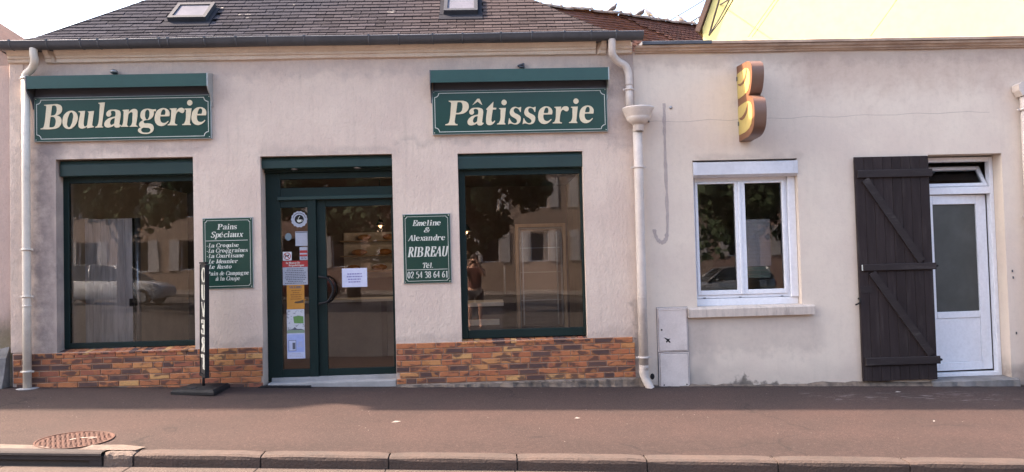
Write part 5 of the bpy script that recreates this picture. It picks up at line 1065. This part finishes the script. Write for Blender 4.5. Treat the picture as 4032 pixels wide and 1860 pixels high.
for lx, ly, lz, pw, lb_ in ((-1.64, 3.0, 2.06, 1.5, 'small warm glowing pendant lamp seen through the entrance door'), (-.25, 1.15, 1.86, 1.5, 'small warm glowing pendant lamp at the left of the right shop window')):
    t = thing('pendant_lamp', lb_, 'lamp', (lx, ly, lz), 'warm pendant lamps in the shop')
    MB().tube([(lx, ly, 2.815), (lx, ly, lz+.12)], .006, 6).build('cord', m_cable, t); MB().lathe((lx, ly, lz), [(.02,.13),(.03,.12),(.075,.03),(.07,.03),(.025,.11)], 14).build('shade', m_rubber, t)
    g = MB(); g.ell((lx, ly, lz+.035), (.028,.028,.035), 10, 7); g.build('bulb', m_bulb, t)
    ld = bpy.data.lights.new('pendant_light', 'POINT'); ld.energy = pw; ld.color = (1, .72, .48); ld.shadow_soft_size = .06; lo_ = bpy.data.objects.new('pendant_light', ld); COL.objects.link(lo_); lo_.parent = t; lo_.location = (0, 0, -.03)
bl = thing('white_blind', 'white slatted blind hanging behind the right pane of the white window', 'blind', (3.45, .5, 1.4))
for k in range(12): g = MB(); g.box(3.30, 3.66, .50, .504, 1.33+k*.05, 1.378+k*.05); g.build('slat', m_white, bl)
for k in range(3): MB().box(3.32, 3.64, .50, .506, 1.18+k*.05, 1.224+k*.05).build('slat', mat('pale_green_slat', (.4,.5,.4), .6), bl)
# ------------------------------------------------------------------ across the street (seen in the panes)
m_oshut = mat('weathered_grey_shutter_paint', (.42,.40,.40), .7)
def opp_house(x0, x1, h, m, roofm, label, seed, y=-31):
    r = random.Random(seed); t = thing('townhouse', label, 'house', ((x0+x1)/2, y, 0), 'houses across the street'); n = max(1, int((x1-x0)/2.6)); holes = []
    for k in range(n):
        c = x0+(x1-x0)*(k+.5)/n
        for z in (1.4, 4.2): holes.append((c-.5, c+.5, z, z+1.6))
    w_ = wall(x0, x1, -3, h, 0, .3, holes); w_.v = [(a, y-b, c) for a, b, c in w_.v]; w_.build('wall', m, t)
    MB().prism([(y+.3,h),(y+.3,h+.1),(y-4,h+3.6),(y-8.3,h+.1),(y-8.3,h)], x0-.02, x1-.02 if False else x1).build('roof', roofm, t)
    for (a, b, c, d) in holes:
        f_ = ring(a, b, c, d, 0, .06, .06, .06, .06, .06); f_.v = [(p, y-.2-q, s_) for p, q, s_ in f_.v]; fo = f_.build('window', m_white, t); MB().box(a+.06, b-.06, y-.24, y-.235, c+.06, d-.06).build('pane', m_glassdk, fo)
        for s_ in (-1, 1):
            xx = a-.52 if s_ < 0 else b+.02; MB().box(xx, xx+.5, y+.002, y+.04, c, d).build('shutter', m_oshut, t)
opp_house(-40, -27, 6.2, m_opp[2], m_tile, 'beige two-storey house across the street, farthest left', 1); opp_house(-27, -14, 6.8, m_opp[1], m_slate, 'cream two-storey house across the street on the left', 2)
opp_house(-14, -1, 6.4, m_opp[0], m_tile, 'pink two-storey house across the street, left of centre', 3); opp_house(-1, 12, 7.0, m_opp[1], m_slate, 'cream two-storey house across the street, right of centre', 4)
opp_house(12, 26, 6.5, m_opp[0], m_tile, 'pink two-storey house across the street on the right', 5); opp_house(26, 40, 6.2, m_opp[2], m_slate, 'beige two-storey house across the street, farthest right', 6)
def tree(x, y, h, cr, label, seed):
    r = random.Random(seed); z0 = rdz(x)+.1; t = local(thing('street_tree', label, 'tree', (x, y, z0), 'trees across the street'))
    g = MB(); g.tube([(0,0,0),(.05,.02,h*.3),(0,.05,h*.55)], [.26,.20,.14], 9)
    for k in range(7): a = k*.9; g.tube([(0,.03,h*(.3+.03*k)),(math.cos(a)*cr*.35, math.sin(a)*cr*.35, h*.55),(math.cos(a)*cr*.75, math.sin(a)*cr*.75, h*(.6+.04*k))], [.09,.06,.02], 6)
    g.build('trunk', m_bark, t); g = MB()
    cl = [(r.gauss(0,.42)*cr, r.gauss(0,.42)*cr, h*.56+r.gauss(0,.42)*cr) for _ in range(78)]
    for c in cl:
        rr = r.uniform(.35,.85)
        for _ in range(95):
            d = Vector((r.gauss(0,1), r.gauss(0,1), r.gauss(0,1))).normalized()*rr*r.uniform(.5,1); p = Vector(c)+d; a = Vector((r.gauss(0,1), r.gauss(0,1), r.gauss(0,1))).normalized()*.11; b = a.cross(d).normalized()*.08
            g.add([p-a-b, p+a-b, p+a+b, p-a+b], [(0,1,2,3)])
    g.build('crown', m_leaf, t)
tree(-12.2, -17, 9.5, 4.2, 'broad leafy street tree across the road, left of the others', 1); tree(-4.6, -17.5, 9.5, 4.0, 'broad leafy street tree across the road, middle one', 2); tree(9.6, -18, 8.5, 2.3, 'slimmer leafy street tree across the road, right of the others', 3); tree(-.9, -18.2, 8.5, 3.0, 'slim leafy street tree across the road, between the middle one and the right one', 5); tree(19, -18, 9, 3.6, 'broad leafy street tree across the road, rightmost', 4)
def car(x, y, m, label, flip=1, L_=3.9):
    t = local(thing('parked_car', label, 'car', (x, y, rdz(x)+.0))); t.rotation_euler = (0, .03, 0 if flip > 0 else math.pi)
    H = .72
    st = [(-.5,.40,.78,.68),(-.47,.26,.90,.78),(-.36,.22,.94,.82),(-.1,.2,.95,.84),(.15,.2,.93,.84),(.27,.2,.90,.83),(.42,.22,.80,.80),(.49,.28,.66,.72),(.5,.34,.56,.64)]
    g = MB(); vs = []
    for sx, zb, zt, hw in st:
        X_ = sx*L_; vs += [(X_,-hw*.92,zb),(X_,-hw,zb+.15),(X_,-hw*.99,zt-.12),(X_,-hw*.88,zt),(X_,hw*.88,zt),(X_,hw*.99,zt-.12),(X_,hw,zb+.15),(X_,hw*.92,zb)]
    n = len(st); g.add(vs, [(i*8+j, (i+1)*8+j, (i+1)*8+(j+1) % 8, i*8+(j+1) % 8) for i in range(n-1) for j in range(8)], True); g.add(vs[:8], [tuple(range(8))]); g.add(vs[-8:], [tuple(range(8))[::-1]]); g.build('body', m, t)
    gp = [(-.475,.90),(-.40,1.38),(-.30,1.45),(-.02,1.46),(.08,1.40),(.27,.90)]
    g = MB(); hw = .80; ins = [0,.18,.2,.2,.18,0]
    vs = [(a*L_, s_*(hw-i_), b) for (a, b), i_ in zip(gp, ins) for s_ in (-1, 1)]; g.add(vs, [(2*i, 2*i+1, 2*i+3, 2*i+2) for i in range(5)]+[(0,2,4,6,8,10),(1,3,5,7,9,11)]); g.build('cabin', m_glassdk, t)
    g = MB(); vs = [(a*L_, s_*(hw-i_+.004), b+.006) for (a, b), i_ in list(zip(gp, ins))[1:5] for s_ in (-1, 1)]; g.add(vs+[(p[0], p[1], p[2]-.03) for p in vs], [(0,1,3,2),(2,3,5,4),(4,5,7,6),(0,2,10,8),(2,4,12,10),(4,6,14,12),(1,3,11,9),(3,5,13,11),(5,7,15,13)]); g.build('roof_panel', m, t)
    for s_ in (-1, 1):
        for (a0, b0), (a1, b1), i0, i1 in (((gp[0]), (gp[1]), 0, .18), ((gp[4]), (gp[5]), .18, 0), ((-.13,.9), (-.15,1.44), 0, .2)):
            MB().tube([(a0*L_, s_*(hw-i0+.006), b0), (a1*L_, s_*(hw-i1+.006), b1)], .025, 6).build('pillar', m, t)
        for wx in (-.31, .33):
            g = MB(); g.tube([(wx*L_, s_*.62, .29), (wx*L_, s_*.82, .29)], .29, 18); tw_ = g.build('wheel', m_tyre, t); g = MB(); g.tube([(wx*L_, s_*.80, .29), (wx*L_, s_*.835, .29)], .18, 14); g.build('rim', m_rim, tw_)
        g = MB(); g.ell((.475*L_, s_*.55, .60), (.10,.15,.09), 10, 6); g.build('headlight', m_lamp, t); MB().box(-.503*L_, -.485*L_, s_*.62-.09, s_*.62+.09, .62, .80).build('tail_light', m_tail, t)
        g = MB(); g.ell((.17*L_, s_*.90, .95), (.08,.07,.06), 8, 5); g.build('mirror', m, t)
car(10.4, -23.6, m_car2, 'silver grey small hatchback parked across the street on the right', -1); car(-14.0, -20.0, m_car1, 'white hatchback parked across the street on the left', 1, 4.2); car(-8.0, -22.8, m_car3, 'dark red hatchback parked behind the white one', 1, 4.0)
# photographer on the near side of the street, mirrored in the right window
pp = local(thing('person', 'person in dark red T-shirt and dark shorts holding up a phone with both hands', 'person', (-.27, -9.74, rdz(0)+.004))); pp.scale = (1.04, 1.04, 1.04)
def skin(name, verts, edges, radii, m, parent, lvl=2):
    me = bpy.data.meshes.new(name); me.from_pydata(verts, edges, []); o = bpy.data.objects.new('tmp', me); COL.objects.link(o)
    md = o.modifiers.new('s', 'SKIN'); md.use_smooth_shade = True
    for i, r_ in enumerate(radii): me.skin_vertices[0].data[i].radius = (r_, r_) if not isinstance(r_, tuple) else r_; me.skin_vertices[0].data[i].use_root = (i == 0)
    o.modifiers.new('u', 'SUBSURF').levels = lvl; bpy.context.view_layer.update()
    m2 = bpy.data.meshes.new_from_object(o.evaluated_get(bpy.context.evaluated_depsgraph_get())); bpy.data.objects.remove(o)
    m2.name = name; m2.materials.clear(); m2.materials.append(m); return link(name, m2, parent)
# faces +y, phone held at eye height just behind the lens
V = [(0,0,.93),(0,0,1.10),(0,-.01,1.28),(0,-.01,1.40),(0,.0,1.49),(0,.03,1.58),(0,.03,1.68),
     (-.18,-.01,1.38),(-.25,.16,1.24),(-.11,.33,1.50),(-.085,.36,1.58), (.18,-.01,1.38),(.25,.16,1.24),(.11,.33,1.50),(.085,.36,1.58),
     (-.10,0,.86),(-.12,.02,.48),(-.13,-.02,.09),(-.13,.12,.03), (.10,0,.86),(.12,.02,.48),(.13,-.02,.09),(.13,.12,.03)]
V = [(a, b, c+.06*(c > 1.5)*0) for a, b, c in V]
Ed = [(0,1),(1,2),(2,3),(3,4),(4,5),(5,6),(3,7),(7,8),(8,9),(9,10),(3,11),(11,12),(12,13),(13,14),(0,15),(15,16),(16,17),(17,18),(0,19),(19,20),(20,21),(21,22)]
Rd = [(.15,.11),(.14,.10),(.15,.10),(.12,.09),.06,(.085,.10),(.08,.095),.065,.043,.028,.035,.065,.043,.028,.035,.10,.062,.038,.035,.10,.062,.038,.035]
bd = skin('body', V, Ed, Rd, m_skin, pp)
skin('t_shirt', [(0,0,.90),(0,0,1.08),(0,-.01,1.27),(0,-.01,1.38),(0,0,1.43),(-.18,-.01,1.38),(-.235,.10,1.29),(.18,-.01,1.38),(.235,.10,1.29)], [(0,1),(1,2),(2,3),(3,4),(3,5),(5,6),(3,7),(7,8)], [(.175,.14),(.17,.13),(.175,.13),(.14,.11),.08,.09,.075,.09,.075], m_shirt, pp)
skin('shorts', [(0,0,.93),(-.10,0,.84),(-.125,.01,.55),(.10,0,.84),(.125,.01,.55)], [(0,1),(1,2),(0,3),(3,4)], [(.17,.14),.12,.095,.12,.095], m_short, pp)
g = MB(); g.ell((0,.005,1.69), (.092,.105,.095), 14, 9); g.build('hair', m_hair, pp)
g = MB()
for s_ in (-1, 1):
    g.ell((s_*.032,.118,1.655), (.012,.008,.008), 8, 5); g.ell((s_*.09,.02,1.63), (.012,.02,.03), 8, 5)
    for k in range(4): b0 = Vector((s_*(.090-.0), .37, 1.545+.018*k)); g.tube([b0, b0+Vector((-s_*.01,.03,.004)), b0+Vector((-s_*.035,.035,.002))], [.009,.008,.007], 6)
    g.tube([(s_*.08,.37,1.55),(s_*.05,.36,1.565)], [.011,.009], 6)
g.tube([(0,.115,1.645),(0,.135,1.615)], [.010,.014], 6); g.build('face_and_fingers', m_skin, pp)
MB().cbox(-.078, .078, .392, .400, 1.555, 1.630, .002).build('phone', m_phone, None) if False else None
ph = MB().cbox(-.078, .078, .0, .008, 0, .075, .002).build('phone', m_phone); ph.location = (-.27, -9.353, rdz(0)+1.60); ph['label'] = 'black phone held level in the photographers hands'; ph['category'] = 'phone'
# faint road edge so the sheet reaches the horizon each way
